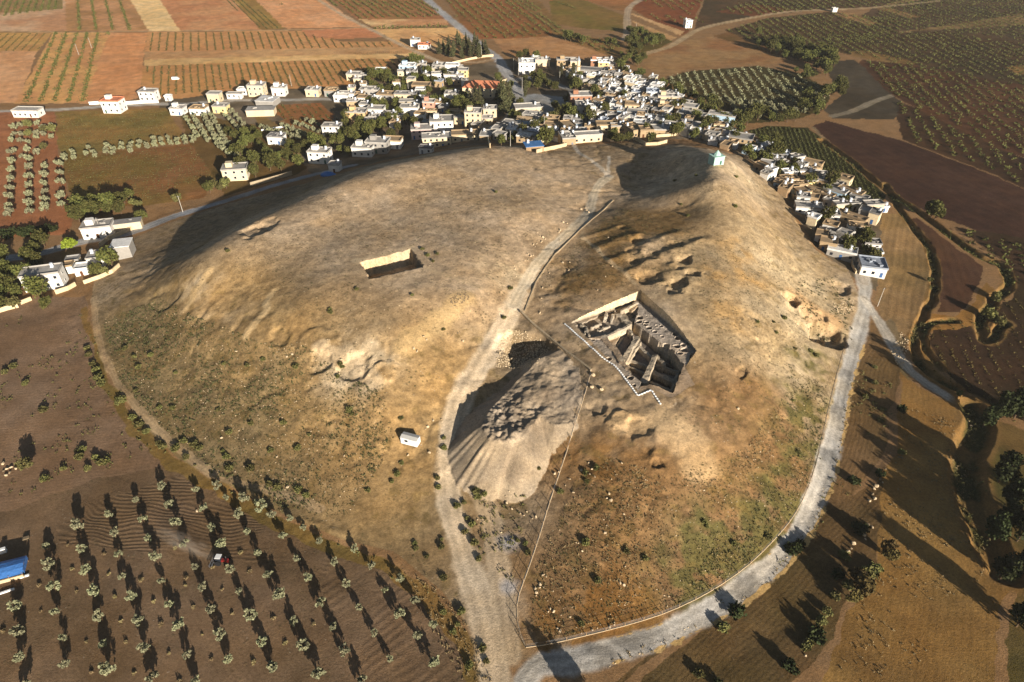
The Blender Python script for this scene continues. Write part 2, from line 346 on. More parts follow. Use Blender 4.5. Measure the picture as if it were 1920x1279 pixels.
field('orchard_ground', [(1360,58),(1440,34),(1560,22),(1700,40),(1680,70),(1560,90),(1490,110)], (82,66,42), (94,70,46))
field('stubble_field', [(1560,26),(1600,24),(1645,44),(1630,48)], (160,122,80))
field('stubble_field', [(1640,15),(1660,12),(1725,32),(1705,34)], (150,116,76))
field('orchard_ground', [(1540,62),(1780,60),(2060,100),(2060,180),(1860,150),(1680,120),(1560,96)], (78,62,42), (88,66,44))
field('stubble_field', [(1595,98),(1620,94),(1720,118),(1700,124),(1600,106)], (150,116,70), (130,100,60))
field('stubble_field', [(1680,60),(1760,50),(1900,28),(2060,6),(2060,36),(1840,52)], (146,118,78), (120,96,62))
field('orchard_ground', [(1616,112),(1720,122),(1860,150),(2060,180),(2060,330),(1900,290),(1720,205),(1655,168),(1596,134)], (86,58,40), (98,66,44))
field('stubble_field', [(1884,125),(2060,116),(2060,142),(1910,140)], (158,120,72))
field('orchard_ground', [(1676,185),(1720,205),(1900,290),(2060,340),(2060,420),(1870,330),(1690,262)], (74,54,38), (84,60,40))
field('field', [(1540,115),(1600,112),(1622,128),(1662,172),(1690,190),(1680,225),(1560,222),(1545,205),(1575,180)], (84,74,60), (72,62,48))  # darker ground with the valley's shade painted into its colour
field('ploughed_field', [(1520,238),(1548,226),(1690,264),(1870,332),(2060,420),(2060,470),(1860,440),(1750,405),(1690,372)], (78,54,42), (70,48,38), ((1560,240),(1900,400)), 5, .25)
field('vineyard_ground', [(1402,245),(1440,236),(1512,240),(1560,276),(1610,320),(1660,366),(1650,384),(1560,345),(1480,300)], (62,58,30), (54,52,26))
# --- east terraces
field('ploughed_field', [(1690,415),(1720,408),(1840,500),(1838,530),(1818,568),(1800,588),(1760,585),(1752,540),(1742,470)], (88,62,44), (78,54,40), ((1760,480),(1790,580)), 3.0, .25)
field('field', [(1640,400),(1690,405),(1745,490),(1748,545),(1722,600),(1690,640),(1662,610),(1640,560),(1652,500)], (146,116,78), (132,106,68), ((1690,440),(1660,600)), 2.6, .3)
field('orchard_ground', [(1790,425),(2060,470),(2060,900),(1950,800),(1860,770),(1790,720),(1740,650),(1765,600),(1830,600),(1900,560),(1895,500)], (66,48,34), (58,46,30), ((1780,640),(1900,760)), 3.6, .2)
field('verge', [(1712,640),(1740,590),(1790,595),(1820,575),(1850,530),(1880,560),(1850,610),(1740,625),(1750,690),(1800,745),(1770,750),(1725,700)], (150,108,56), (124,92,50))
field('field', [(1640,610),(1670,600),(1700,640),(1690,680),(1725,735),(1700,720),(1660,650)], (128,108,78), (110,92,62))
field('ploughed_field', [(1625,610),(1640,600),(1670,655),(1690,700),(1670,760),(1655,850),(1600,930),(1540,1000),(1440,1100),(1330,1165),(1200,1250),(1120,1330),(1090,1330),(1250,1200),(1340,1150),(1430,1085),(1500,1005),(1540,920),(1560,850),(1578,780),(1592,715)], (122,94,62), (104,82,52), ((1640,700),(1590,900)), 1.3, .16)
field('stubble_field', [(1690,700),(1740,735),(1800,770),(1815,850),(1825,930),(1860,1010),(1900,1090),(1870,1150),(1860,1320),(1500,1340),(1570,1220),(1590,1150),(1640,1080),(1650,960),(1640,900),(1680,850)], (150,116,66), (132,98,54), ((1720,800),(1700,1000)), 1.7, .10)
field('field', [(1500,1010),(1545,960),(1600,930),(1650,900),(1655,960),(1640,1060),(1590,1110),(1560,1200),(1500,1260),(1440,1340),(1140,1340),(1230,1250),(1330,1180),(1440,1110)], (112,86,56), (96,78,48), ((1560,980),(1330,1200)), 1.2, .16)
field('meadow', [(1830,790),(2060,850),(2060,1350),(1900,1350),(1880,1200),(1910,1090),(1870,1000),(1835,920)], (84,76,40), (108,86,50))
# --- south west
field('field', [(-200,560),(160,556),(172,640),(205,720),(250,800),(320,880),(290,900),(200,905),(120,930),(0,960),(-200,1000)], (134,108,84), (122,96,72), ((20,700),(200,680)), 1.2, .12)
wob = None
ORCH = [(-220,1000),(40,950),(180,900),(330,872),(430,925),(540,985),(640,1030),(720,1060),(800,1120),(860,1210),(900,1290),(920,1400),(-260,1400)]
field('orchard_ground', ORCH, (122,98,74), (106,85,62), ((80,900),(140,1250)), 1.5, .05, st=.3)
# ripples left by the harrow across the upper half of the orchard
PLW = [(105,990),(130,955),(240,925),(330,890),(430,930),(540,990),(640,1035),(700,1062),(640,1095),(540,1070),(420,1050),(330,1045),(200,1028),(110,1022)]
Pw = PX(PLW); m = np.where(inpoly(xv, yv, Pw))[0]
a, q = np.array(P(110,1000)[:2]), np.array(P(640,1060)[:2]); e = (q-a)/np.linalg.norm(q-a)
tt = (xv[m]-a[0])*e[0]+(yv[m]-a[1])*e[1]
ph[m] = 2*math.pi*((xv[m]*-e[1]+yv[m]*e[0])+1.3*np.sin(tt/5.2)*.6+fbm(xv[m], yv[m], 9, 2)*2.2)/1.15; fur[m] = .62*np.clip(.75+fbm(xv[m], yv[m], 9, 3)*1.6, .15, 1.1)
PL2 = [(640,1035),(720,1060),(800,1125),(860,1210),(890,1290),(700,1300),(640,1200),(600,1100)]
Pw = PX(PL2); m = np.where(inpoly(xv, yv, Pw))[0]
a, q = np.array(P(640,1250)[:2]), np.array(P(820,1120)[:2]); e = (q-a)/np.linalg.norm(q-a)
ph[m] = 2*math.pi*((xv[m]*-e[1]+yv[m]*e[0])+fbm(xv[m], yv[m], 12, 2)*1.4)/2.1; fur[m] = .42*np.clip(.7+fbm(xv[m], yv[m], 9, 3)*1.8, .1, 1.1)
field('verge', [(160,575),(185,640),(205,715),(262,795),(330,860),(430,915),(540,975),(640,1020),(720,1045),(820,1110),(890,1200),(905,1290),(880,1290),(850,1215),(790,1130),(700,1065),(600,1030),(500,985),(400,925),(310,880),(235,800),(190,725),(172,650),(150,580)], (134,104,60), (112,92,50))
# --- the mound
mm = np.where(inpoly(xv, yv, PX([(172,562),(190,640),(215,715),(270,800),(335,862),(430,912),(540,970),(640,1012),(740,1035),(830,1110),(890,1190),(930,1240),(985,1238),(1120,1222),(1250,1184),(1340,1138),(1430,1074),(1498,992),(1532,915),(1548,860),(1566,780),(1582,710),(1602,640),(1612,560),(1590,505),(1530,470),(1505,435),(1480,388),(1438,335),(1390,292)])+[tuple(gp(a,b,c)) for a,b,c in [(1310,275,15),(1230,268,10),(1100,270,10),(1000,277,12),(900,275,12),(820,285,10),(740,300,6),(640,330,5),(540,352,3),(430,385,0),(320,420,0),(250,448,0),(215,480,0),(178,520,0)]]))[0]
rm = newreg('mound'); reg[mm] = rm
X, Y, Zm = xv[mm], yv[mm], zv[mm]
n1 = fbm(X, Y, 45, 4); n2 = fbm(X+300, Y, 13, 4); n3 = fbm(X, Y+200, 4, 3)
c = lin((182,157,127))[None]*np.ones((len(mm), 1))
def bl(c, cc, t): t = np.clip(t, 0, 1)[:, None]; return c*(1-t)+lin(cc)*t
def near(px, r, k=1.0):
    o = P(*px); return k*np.exp(-(((X-o[0])**2+(Y-o[1])**2)/r**2))
c = bl(c, (166,140,108), .35+n2*.9)
c = bl(c, (132,111,83), sst(17.8, 10, Zm)*.85)  # slopes darkened in colour to offset their stronger sun; the plateau stays paler
c = bl(c, (196,172,142), n1*1.3-.1)
t = sum(near(p, r) for p, r in [((300,700),45),((450,780),40),((350,620),26),((600,850),40),((700,880),30),((250,650),25)])
c = bl(c, (126,106,74), t*.8)
c = bl(c, (158,128,86), sum(near(p, r) for p, r in [((560,620),16),((430,560),20),((700,900),25),((750,720),22),((830,700),20)])*.7)
c = bl(c, (156,134,102), sum(near(p, r) for p, r in [((1420,420),30),((1400,560),34),((1450,650),26),((1340,480),16),((1390,480),26),((1350,740),24)])*(.85+n2*.6))
c = bl(c, (178,156,122), sum(near(p, r) for p, r in [((1480,520),22),((1320,830),10),((1270,850),10),((1500,600),12),((1380,320),18),((1460,690),18)])*(.8+n2))
c = bl(c, (168,136,92), sum(near(p, r) for p, r in [((1380,470),7),((1370,590),7),((1340,520),6),((1410,520),7)])*(.9+n3*1.5))
c = bl(c, (134,104,70), sum(near(p, r) for p, r in [((1150,900),20),((1120,1000),22),((1200,1050),24),((1100,1120),16),((1300,960),24),((1420,870),22),((1400,760),18),((1060,1100),10)])*(.85+n2*.8))
c = bl(c, (132,96,54), sum(near(p, r) for p, r in [((1130,1150),9),((1060,1180),9),((1180,1160),9),((1200,830),4),((1090,870),10)])*(.8+n3*2))
c = bl(c, (102,92,54), sum(near(p, r) for p, r in [((1525,690),9),((1520,780),10),((1505,850),10),((1400,1030),12),((1350,1060),10),((1470,940),9),((1310,1100),9)])*(.75+n3*2.4))
c = bl(c, (140,110,70), sum(near(p, r) for p, r in [((1130,520),18),((1180,430),18),((1240,420),16),((1060,560),14),((1100,480),14)])*(.8+n2))
c = bl(c, (184,162,130), sum(near(p, r) for p, r in [((690,690),9),((650,670),7),((420,570),9),((950,510),8),((640,700),6),((370,540),7)])*(.9+n3*1.5))
c = bl(c, (160,130,88), sum(near(p, r) for p, r in [((430,560),10),((455,545),8)])*1.1)
c = bl(c, (150,128,100), sum(near(p, r) for p, r in [((1010,700),14),((1040,740),12),((1150,720),12),((980,960),12),((1250,770),10),((1120,690),10)])*.9)
c = bl(c, (112,92,52), np.clip(fbm(X-77, Y, 3.2, 3)*2.2-.55, 0, .45)*(Zm < 15))
c = c*(1+.44*fbm(X, Y, 1.5, 4)+.12*n3)[:, None]
col[mm] = c; stone[mm] = .35+.5*np.clip(n2+.3, 0, 1); fur[mm] = 0
for gpth in [[(420,520),(520,500),(640,470),(700,455)],[(560,640),(620,600),(700,570),(800,560)],[(330,720),(430,700),(540,710),(680,760),(760,800)],[(300,620),(380,660),(500,740),(640,800),(740,850)],[(860,330),(960,430),(990,480)],[(640,360),(720,420),(830,455),(950,500)],[(1340,340),(1400,420),(1470,520),(1500,590)],[(1310,730),(1380,700),(1470,640),(1520,560)],[(1130,830),(1220,960),(1330,1010),(1430,980)],[(1060,980),(1150,1040),(1240,1120)],[(700,640),(790,700),(850,720)],[(1400,330),(1450,420),(1520,500),(1570,560)]]:
    d = dline(X+.8*fbm(X, Y, 5, 3), Y+.8*fbm(X+9, Y, 5, 3), smooth_line(PX(gpth))); k = ((1-sst(.25, .7, d))*.55)[:, None]; col[mm] = col[mm]*(1-k)+col[mm]*1.32*k
gs = np.random.default_rng(77); sx = gs.choice(len(mm), 420)
for i_ in sx:
    r_ = gs.uniform(.35, .9); q_ = np.where((np.abs(X-X[i_]) < 1.2) & (np.abs(Y-Y[i_]) < 1.2))[0]; k = np.clip(1.3-np.hypot(X[q_]-X[i_], Y[q_]-Y[i_])/r_, 0, 1)[:, None]*.35*gs.choice((1, 1, -1)); col[mm[q_]] *= 1+k
mc = [(PX([(600,655),(650,668),(690,690),(700,720)]), 2.5, (196,172,138)), (PX([(1495,560),(1530,590),(1560,600)]), 4, (186,150,108)), (PX([(672,490),(720,480),(772,467)]), 2.0, (196,172,138)),
      (PX([(512,545),(495,590),(462,628)]), 1.3, (192,164,122)), (PX([(395,508),(365,545),(345,580)]), 1.2, (182,154,112)), (PX([(870,560),(820,605),(760,645)]), 3.5, (190,160,114)),
      (PX([(1150,376),(1100,420),(1040,475),(1005,530),(985,585)]), .7, (196,168,130)), (PX([(1500,420),(1520,450),(1550,480)]), 1.6, (198,164,120)),
      (PX([(1245,790),(1290,830),(1310,870)]), 5, (190,160,120)), (PX([(1160,790),(1190,800)]), 3.5, (186,156,116))]
for Lw, w, cc in mc:
    d = dline(xv[mm]+fbm(X, Y, 3, 3)*1.4, yv[mm]+fbm(X+5, Y+5, 3, 3)*1.4, Lw)
    col[mm] = bl(col[mm], cc, (1-sst(w*.6, w*1.5, d))*.8)
# the old step trenches keep more dry grass
# --- village ground, yards
VIL = [[(640,165),(745,135),(860,125),(960,110),(1060,120),(1150,118),(1230,150),(1300,200),(1400,262),(1440,292),(1400,300),(1300,262),(1100,268),(900,272),(800,285),(680,310),(600,330),(560,300),(620,240)],
       [(1395,285),(1470,300),(1560,340),(1650,385),(1655,500),(1640,545),(1600,520),(1530,465),(1480,385),(1430,335)], [(300,180),(660,160),(680,200),(480,235),(300,215)]]
for k, L in enumerate(VIL):
    Pw = PX(L); m = np.where(inpoly(jx, jy, Pw) & ((reg == 0) | (k < 2)) & (reg != rm))[0]
    r = newreg('village_ground'); reg[m] = r; t = np.clip(.5+fbm(xv[m], yv[m], 14, 4)*2, 0, 1)[:, None]
    col[m] = lin((124,108,88))*(1-t)+lin((98,84,64))*t; fur[m] = 0; stone[m] = .4
sq = PX([(965,190),(1000,176),(1110,188),(1140,200),(1060,215),(990,214)])
m = np.where(inpoly(jx, jy, sq) & (reg != rm))[0]; reg[m] = newreg('village_square'); col[m] = lin((150,146,140))
# --- the heap
m = np.where(is_heap)[0]; reg[m] = newreg('spoil_heap'); n = fbm(xv[m], yv[m], 6, 4)
t = np.clip(.5+n*1.4, 0, 1)[:, None]; col[m] = lin((164,146,122))*(1-t)+lin((138,122,102))*t; stone[m] = .3; fur[m] = 0
inh = inpoly(xv[m], yv[m], HPOLY)
col[m[inh]] *= np.array([.95, .95, .97])
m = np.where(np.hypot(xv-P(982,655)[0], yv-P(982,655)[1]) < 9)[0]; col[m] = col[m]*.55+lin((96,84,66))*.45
# --- roads and tracks, in the order they lie
RC = {'gravel':((172,164,152),1.0,'road'),'fork':((180,168,150),1.0,'track'),'village_lane':((168,156,140),.9,'village_lane'),'haul':((198,176,146),.92,'track'),'haul_top':((196,178,150),.97,'track'),'haul2':((184,162,132),.75,'track'),'summit_path':((184,170,150),.95,'path'),
 'summit_spur':((180,166,146),.9,'path'),'west_road':((150,148,146),1,'road'),'north_lane':((176,168,156),.9,'village_lane'),'highway':((168,164,160),1,'road'),'square':((150,148,144),.9,'road'),'square_north':((146,144,140),.9,'road'),
 'tracka':((190,164,132),.9,'track'),'trackb':((194,158,116),.8,'track'),'trackc':((176,150,114),.9,'track'),'trackd':((172,150,124),.95,'track'),'tracke':((138,126,106),.8,'track'),'stream_path':((132,112,84),.8,'path'),
 'foot_west':((166,140,106),.75,'path'),'foot_trench':((190,164,128),.6,'path'),'foot_north':((184,158,122),.45,'path'),'foot_pit':((184,160,126),.7,'path'),'school_lane':((140,138,136),.9,'village_lane'),'grove_road':((176,150,120),.8,'track')}
for nme, (Lw, w) in ROADS.items():
    cc, op, kind = RC[nme]; b = np.array(Lw)
    m = np.where((xv > b[:, 0].min()-8) & (xv < b[:, 0].max()+8) & (yv > b[:, 1].min()-8) & (yv < b[:, 1].max()+8))[0]
    d = dline(xv[m]+.5*fbm(xv[m], yv[m], 4, 3), yv[m]+.5*fbm(xv[m]+9, yv[m], 4, 3), Lw)
    wn = w*(1+.25*fbm(xv[m], yv[m], 18, 2)+.2*fbm(xv[m], yv[m], 2.5, 3))
    core = m[d < wn]; edge = m[d < wn*1.5]; de = d[d < wn*1.5]/wn[d < wn*1.5]
    tcl = 1-sst(.75, 1.35, de)
    lane = .5+.5*np.cos(de*math.pi*2.2)
    v = (fbm(xv[edge], yv[edge], 7, 4)*.3+(lane-.5)*.26)[:, None]
    sub = edge[~is_heap[edge]]; k = ~is_heap[edge]
    col[sub] = col[sub]*(1-(tcl*op)[k, None])+(lin(cc)*(1+v[k]))*(tcl*op)[k, None]
    rr = newreg(kind); cr = core[~is_heap[core]]; reg[cr] = rr; fur[cr] = 0; stone[cr] = .02
    sm = m[d < w*1.1]; k = 1-sst(w*.7, w*1.1, d[d < w*1.1])
# wet patches on the gravel road, dry grass along its kerb
for pxy, r in [((1580,700),4),((1563,760),4),((1545,850),3.5),((1400,1100),5),((1180,1205),5),((1120,1225),4)]:
    o = P(*pxy); m = np.where((np.hypot(xv-o[0], yv-o[1]) < r*1.6))[0]; m = m[[REG[q] == 'road' for q in reg[m]]]
    if len(m): k = np.clip(1-np.hypot(xv[m]-o[0]+fbm(xv[m], yv[m], 3, 3)*3, (yv[m]-o[1])+fbm(xv[m]+4, yv[m], 3, 3)*3)/r, 0, 1)[:, None]; col[m] *= 1-.4*np.minimum(k*2, 1)
gp_ = smooth_line(PX([(1128,1236),(1252,1200),(1345,1152),(1436,1087),(1508,1005),(1546,920),(1563,862),(1580,780),(1594,712),(1612,645)]))
d = dline(xv, yv, gp_)+fbm(xv, yv, 2.5, 3)*1.2; m = np.where((d < 1.6) & ([True]))[0]; m = m[[REG[q] != 'road' for q in reg[m]]]
col[m] = lin((190,156,102)); reg[m] = newreg('verge')
for pth in [[(1000,1243),(1060,1224),(1160,1206),(1270,1165),(1370,1108),(1460,1035),(1525,950)]]:
    d = dline(xv, yv, smooth_line(PX(pth)))+fbm(xv, yv, 2.5, 3)*.8; m = np.where(d < .8)[0]; m = m[[REG[q] != 'road' for q in reg[m]]]; col[m] = lin((186,154,104))
# wet dip pale grey slabs on the haul road
for pxy, r in [((953,1020),2.6),((952,1100),2.2)]:
    o = P(*pxy); k = np.clip(1.4-np.hypot(xv-o[0]+fbm(xv, yv, 2, 2), yv-o[1])/r, 0, 1); col[:] = col*(1-k[:, None]*.7)+lin((176,172,170))*k[:, None]*.7
# stream beds are green, their banks orange dry grass
for Pl, w, dep in _dt:
    d = dline(xv, yv, Pl); m = np.where((d < w*1.8) & (reg != rm))[0]; nn = fbm(xv[m], yv[m], 3, 3)
    k = (1-sst(w*1.1, w*1.8, d[m]+nn))[:, None]; col[m] = col[m]*(1-k)+lin((128,98,58))*k
    k = ((1-sst(w*.5, w*1.1, d[m]+nn*.8))*np.clip(.6+fbm(xv[m], yv[m], 7, 3)*2.2, .15, 1))[:, None]; col[m] = col[m]*(1-k)+lin((70,66,36))*k
# harrow lines are kept off worn tracks
# ---------------------------------------------------------------- materials
def nodes(name):
    m = bpy.data.materials.new(name); m.use_nodes = True; nt = m.node_tree; b = nt.nodes['Principled BSDF']
    b.inputs['Roughness'].default_value = .9; b.inputs['Specular IOR Level'].default_value = .15
    return m, nt, b
def N(nt, t, **k):
    n = nt.nodes.new(t)
    for a, v in k.items():
        if a.startswith('i_'): n.inputs[int(a[2:]) if a[2:].isdigit() else a[2:]].default_value = v
        else: setattr(n, a, v)
    return n
def L(nt, a, b): nt.links.new(a, b)
def math_(nt, op, a, b=None):
    n = N(nt, 'ShaderNodeMath', operation=op)
    for i, v in enumerate((a, b)):
        if v is None: continue
        if isinstance(v, (int, float)): n.inputs[i].default_value = v
        else: L(nt, v, n.inputs[i])
    return n.outputs[0]
def mul_col(nt, c, f):
    n = N(nt, 'ShaderNodeVectorMath', operation='SCALE'); L(nt, c, n.inputs[0])
    if isinstance(f, (int, float)): n.inputs['Scale'].default_value = f
    else: L(nt, f, n.inputs['Scale'])
    return n.outputs[0]
def noise(nt, vec, s, d=3, r=.55):
    n = N(nt, 'ShaderNodeTexNoise'); n.inputs['Scale'].default_value = s; n.inputs['Detail'].default_value = d; n.inputs['Roughness'].default_value = r
    L(nt, vec, n.inputs['Vector']); return n.outputs['Fac']
def mapr(nt, v, a, b, c, d):
    n = N(nt, 'ShaderNodeMapRange'); n.inputs[1].default_value = a; n.inputs[2].default_value = b; n.inputs[3].default_value = c; n.inputs[4].default_value = d
    L(nt, v, n.inputs[0]); return n.outputs[0]
def ground_mat():
    m, nt, b = nodes('soil')
    pos = N(nt, 'ShaderNodeNewGeometry').outputs['Position']
    at = N(nt, 'ShaderNodeAttribute', attribute_name='Col'); fu = N(nt, 'ShaderNodeAttribute', attribute_name='fur').outputs['Fac']
    phs = N(nt, 'ShaderNodeAttribute', attribute_name='ph').outputs['Fac']; st = N(nt, 'ShaderNodeAttribute', attribute_name='stone').outputs['Fac']
    f = mapr(nt, noise(nt, pos, .16, 5, .6), .3, .7, .82, 1.18)
    f = math_(nt, 'MULTIPLY', f, mapr(nt, noise(nt, pos, 1.3, 6, .75), .28, .72, .66, 1.34))
    f = math_(nt, 'MULTIPLY', f, mapr(nt, noise(nt, pos, 4.5, 3, .7), .3, .7, .74, 1.26))
    s = math_(nt, 'SINE', phs); f = math_(nt, 'MULTIPLY', f, math_(nt, 'ADD', math_(nt, 'MULTIPLY', math_(nt, 'MULTIPLY', s, fu), .16), 1.0))
    # dark tufts and pale stones
    v = N(nt, 'ShaderNodeTexVoronoi'); v.inputs['Scale'].default_value = .75; L(nt, pos, v.inputs['Vector'])
    tuft = math_(nt, 'MULTIPLY', mapr(nt, v.outputs['Distance'], .18, .34, 1, 0), mapr(nt, noise(nt, pos, .11, 3), .45, .62, 0, 1))
    tuft = math_(nt, 'MULTIPLY', tuft, st)
    v2 = N(nt, 'ShaderNodeTexVoronoi'); v2.inputs['Scale'].default_value = .8; L(nt, pos, v2.inputs['Vector'])
    rock = math_(nt, 'MULTIPLY', mapr(nt, v2.outputs['Distance'], .10, .16, 1, 0), math_(nt, 'MULTIPLY', st, mapr(nt, noise(nt, pos, .2, 3), .5, .64, 0, .9)))
    hue = N(nt, 'ShaderNodeMixRGB', blend_type='MULTIPLY'); hue.inputs[0].default_value = 1
    cr = N(nt, 'ShaderNodeValToRGB'); e = cr.color_ramp.elements; e[0].position = .35; e[0].color = (1.03, .99, .93, 1); e[1].position = .65; e[1].color = (.97, 1.0, 1.06, 1)
    L(nt, noise(nt, pos, .07, 4), cr.inputs[0]); L(nt, at.outputs['Color'], hue.inputs[1]); L(nt, cr.outputs[0], hue.inputs[2])
    c = mul_col(nt, hue.outputs[0], f)
    mx = N(nt, 'ShaderNodeMixRGB'); L(nt, tuft, mx.inputs[0]); L(nt, c, mx.inputs[1]); mx.inputs[2].default_value = (.07, .065, .028, 1)
    mx2 = N(nt, 'ShaderNodeMixRGB'); L(nt, rock, mx2.inputs[0]); L(nt, mx.outputs[0], mx2.inputs[1]); mx2.inputs[2].default_value = (.55, .46, .34, 1)
    L(nt, mx2.outputs[0], b.inputs['Base Color'])
    hgt = math_(nt, 'ADD', math_(nt, 'MULTIPLY', noise(nt, pos, 2.2, 5, .7), .4), math_(nt, 'MULTIPLY', math_(nt, 'MULTIPLY', s, fu), .16))
    hgt = math_(nt, 'ADD', hgt, math_(nt, 'MULTIPLY', math_(nt, 'ADD', tuft, rock), .25))
    bp = N(nt, 'ShaderNodeBump'); bp.inputs['Strength'].default_value = .38; bp.inputs['Distance'].default_value = 1.0; L(nt, hgt, bp.inputs['Height']); L(nt, bp.outputs[0], b.inputs['Normal'])
    b.inputs['Specular IOR Level'].default_value = .038
    return m
SOIL = ground_mat()
def np_mesh(name, v, f, smooth=False):
    me = bpy.data.meshes.new(name); f = np.asarray(f); k = f.shape[1]
    me.vertices.add(len(v)); me.vertices.foreach_set('co', np.asarray(v, np.float32).ravel())
    me.loops.add(f.size); me.loops.foreach_set('vertex_index', f.astype(np.int32).ravel())
    me.polygons.add(len(f)); me.polygons.foreach_set('loop_start', np.arange(len(f), dtype=np.int32)*k); me.polygons.foreach_set('loop_total', np.full(len(f), k, np.int32))
    me.polygons.foreach_set('use_smooth', np.full(len(f), smooth)); me.update(calc_edges=True); return me
def attr(me, n, a, kind='FLOAT'):
    if kind == 'FLOAT': me.attributes.new(n, 'FLOAT', 'POINT').data.foreach_set('value', a.astype(np.float32))
    else:
        q = np.ones((len(a), 4), np.float32); q[:, :3] = a; me.attributes.new(n, 'FLOAT_COLOR', 'POINT').data.foreach_set('color', q.ravel())
def link(o, parent=None):
    COL.objects.link(o)
    if parent is not None: o.parent = parent
    return o
def mobj(name, me, mat=None, parent=None):
    o = bpy.data.objects.new(name, me)
    if mat is not None and not me.materials: me.materials.append(mat)
    return link(o, parent)
# ---------------------------------------------------------------- terrain objects, one per kind of ground
PIT = [(1062,605),(1203,540),(1262,592),(1314,661),(1292,690),(1311,725),(1262,752),(1250,750),(1219,734),(1195,742)]
PITW = PX(PIT)
pin = inpoly(xv, yv, PITW) & (dline(xv, yv, PITW, True) > .9)
idx = np.arange(NR*NC).reshape(NR, NC)
Q = np.stack([idx[:-1, :-1], idx[:-1, 1:], idx[1:, 1:], idx[1:, :-1]], -1).reshape(-1, 4)
Q = Q[~pin[Q].all(1)]
fr = reg[Q[:, 0]]
VV = np.stack([xv, yv, zv], 1)
names = sorted(set(REG)); 
for r in range(len(REG)):
    q = Q[fr == r]
    if not len(q): continue
    u, inv = np.unique(q, return_inverse=True)
    me = np_mesh(REG[r], VV[u], inv.reshape(-1, 4), True)
    attr(me, 'Col', col[u], 'C'); attr(me, 'fur', fur[u]); attr(me, 'ph', ph[u]); attr(me, 'stone', stone[u])
    o = mobj(REG[r], me, SOIL); o['kind'] = 'structure'
    if REG[r] == 'spoil_heap': del o['kind']; HEAP = o
# far ground out to the horizon (lies below the detailed sheet)
b = 3000.0
me = np_mesh('plain', np.array([(-b, -600, -2.6), (b, -600, -2.6), (b, 5600, -2.6), (-b, 5600, -2.6)]), [(0, 1, 2, 3)])
attr(me, 'Col', np.tile(lin((128,94,60)), (4, 1)), 'C'); attr(me, 'fur', np.zeros(4)); attr(me, 'ph', np.zeros(4)); attr(me, 'stone', np.full(4, .3))
mobj('plain', me, SOIL)['kind'] = 'structure'
# ---------------------------------------------------------------- light, sky, camera
w = bpy.data.worlds.new('World'); SC.world = w; w.use_nodes = True; nt = w.node_tree
sky = nt.nodes.new('ShaderNodeTexSky'); sky.sky_type = 'NISHITA'; sky.sun_disc = False; SEL, SAZ = R(14.2), R(149.5)
sky.sun_elevation = SEL; sky.sun_rotation = SAZ; sky.altitude = 700; sky.dust_density = 1.5
nt.links.new(sky.outputs[0], nt.nodes['Background'].inputs[0]); nt.nodes['Background'].inputs[1].default_value = .038
sl = bpy.data.lights.new('sun', 'SUN'); sl.energy = 5.0; sl.angle = R(.5); sl.color = (1.0, .92, .80)
so = link(bpy.data.objects.new('sun', sl)); so.rotation_euler = (R(90)-SEL, 0, math.pi-SAZ)
so.location = (200, -200, 400)
cam = bpy.data.cameras.new('camera'); cam.sensor_fit = 'HORIZONTAL'; cam.sensor_width = 36; cam.lens = FPX/1920*36; cam.clip_end = 30000; cam.clip_start = 1
co = link(bpy.data.objects.new('camera', cam)); co.location = (0, 0, H); co.rotation_euler = (R(90)-TH, 0, 0); SC.camera = co
SC.view_settings.view_transform = 'Standard'; SC.view_settings.look = 'None'; SC.view_settings.exposure = 1.0; SC.view_settings.gamma = 1
SC.cycles.max_bounces = 4; SC.cycles.diffuse_bounces = 1; SC.cycles.glossy_bounces = 2; SC.cycles.volume_bounces = 0; SC.cycles.transparent_max_bounces = 6
# ---------------------------------------------------------------- things: helpers
def lab(o, label, cat, group=None):
    o['label'] = label; o['category'] = cat
    if group: o['group'] = group
    return o
AUTO = []   # (object, base words, kind key, x, y)
def auto(o, base, cat, group, key):
    o['category'] = cat
    if group: o['group'] = group
    AUTO.append((o, base, key, o.location.x, o.location.y)); return o
def empty(name, loc, rz=0, sc=1.0):
    o = bpy.data.objects.new(name, None); o.empty_display_size = .5; COL.objects.link(o)
    o.location = loc; o.rotation_euler = (0, 0, rz); o.scale = (sc,)*3; return o
def flat_mat(name, c, var=.12, bump=.0, scale=1.2, rough=.9, spec=.15, orand=0.0, srgb=True):
    m, nt, b = nodes(name); b.inputs['Roughness'].default_value = rough; b.inputs['Specular IOR Level'].default_value = spec
    pos = N(nt, 'ShaderNodeNewGeometry').outputs['Position']
    f = math_(nt, 'MULTIPLY', mapr(nt, noise(nt, pos, scale, 4, .6), .3, .7, 1-var, 1+var), mapr(nt, noise(nt, pos, scale*.22, 3), .3, .7, 1-var*.8, 1+var*.8))
    if orand:
        oi = N(nt, 'ShaderNodeObjectInfo'); f = math_(nt, 'MULTIPLY', f, mapr(nt, oi.outputs['Random'], 0, 1, 1-orand, 1+orand))
    rgb = N(nt, 'ShaderNodeRGB'); q = lin(c) if srgb else c; rgb.outputs[0].default_value = (*q, 1)
    L(nt, mul_col(nt, rgb.outputs[0], f), b.inputs['Base Color'])
    if bump:
        bp = N(nt, 'ShaderNodeBump'); bp.inputs['Strength'].default_value = bump; bp.inputs['Distance'].default_value = .3; L(nt, noise(nt, pos, scale*2, 4), bp.inputs['Height']); L(nt, bp.outputs[0], b.inputs['Normal'])
    return m
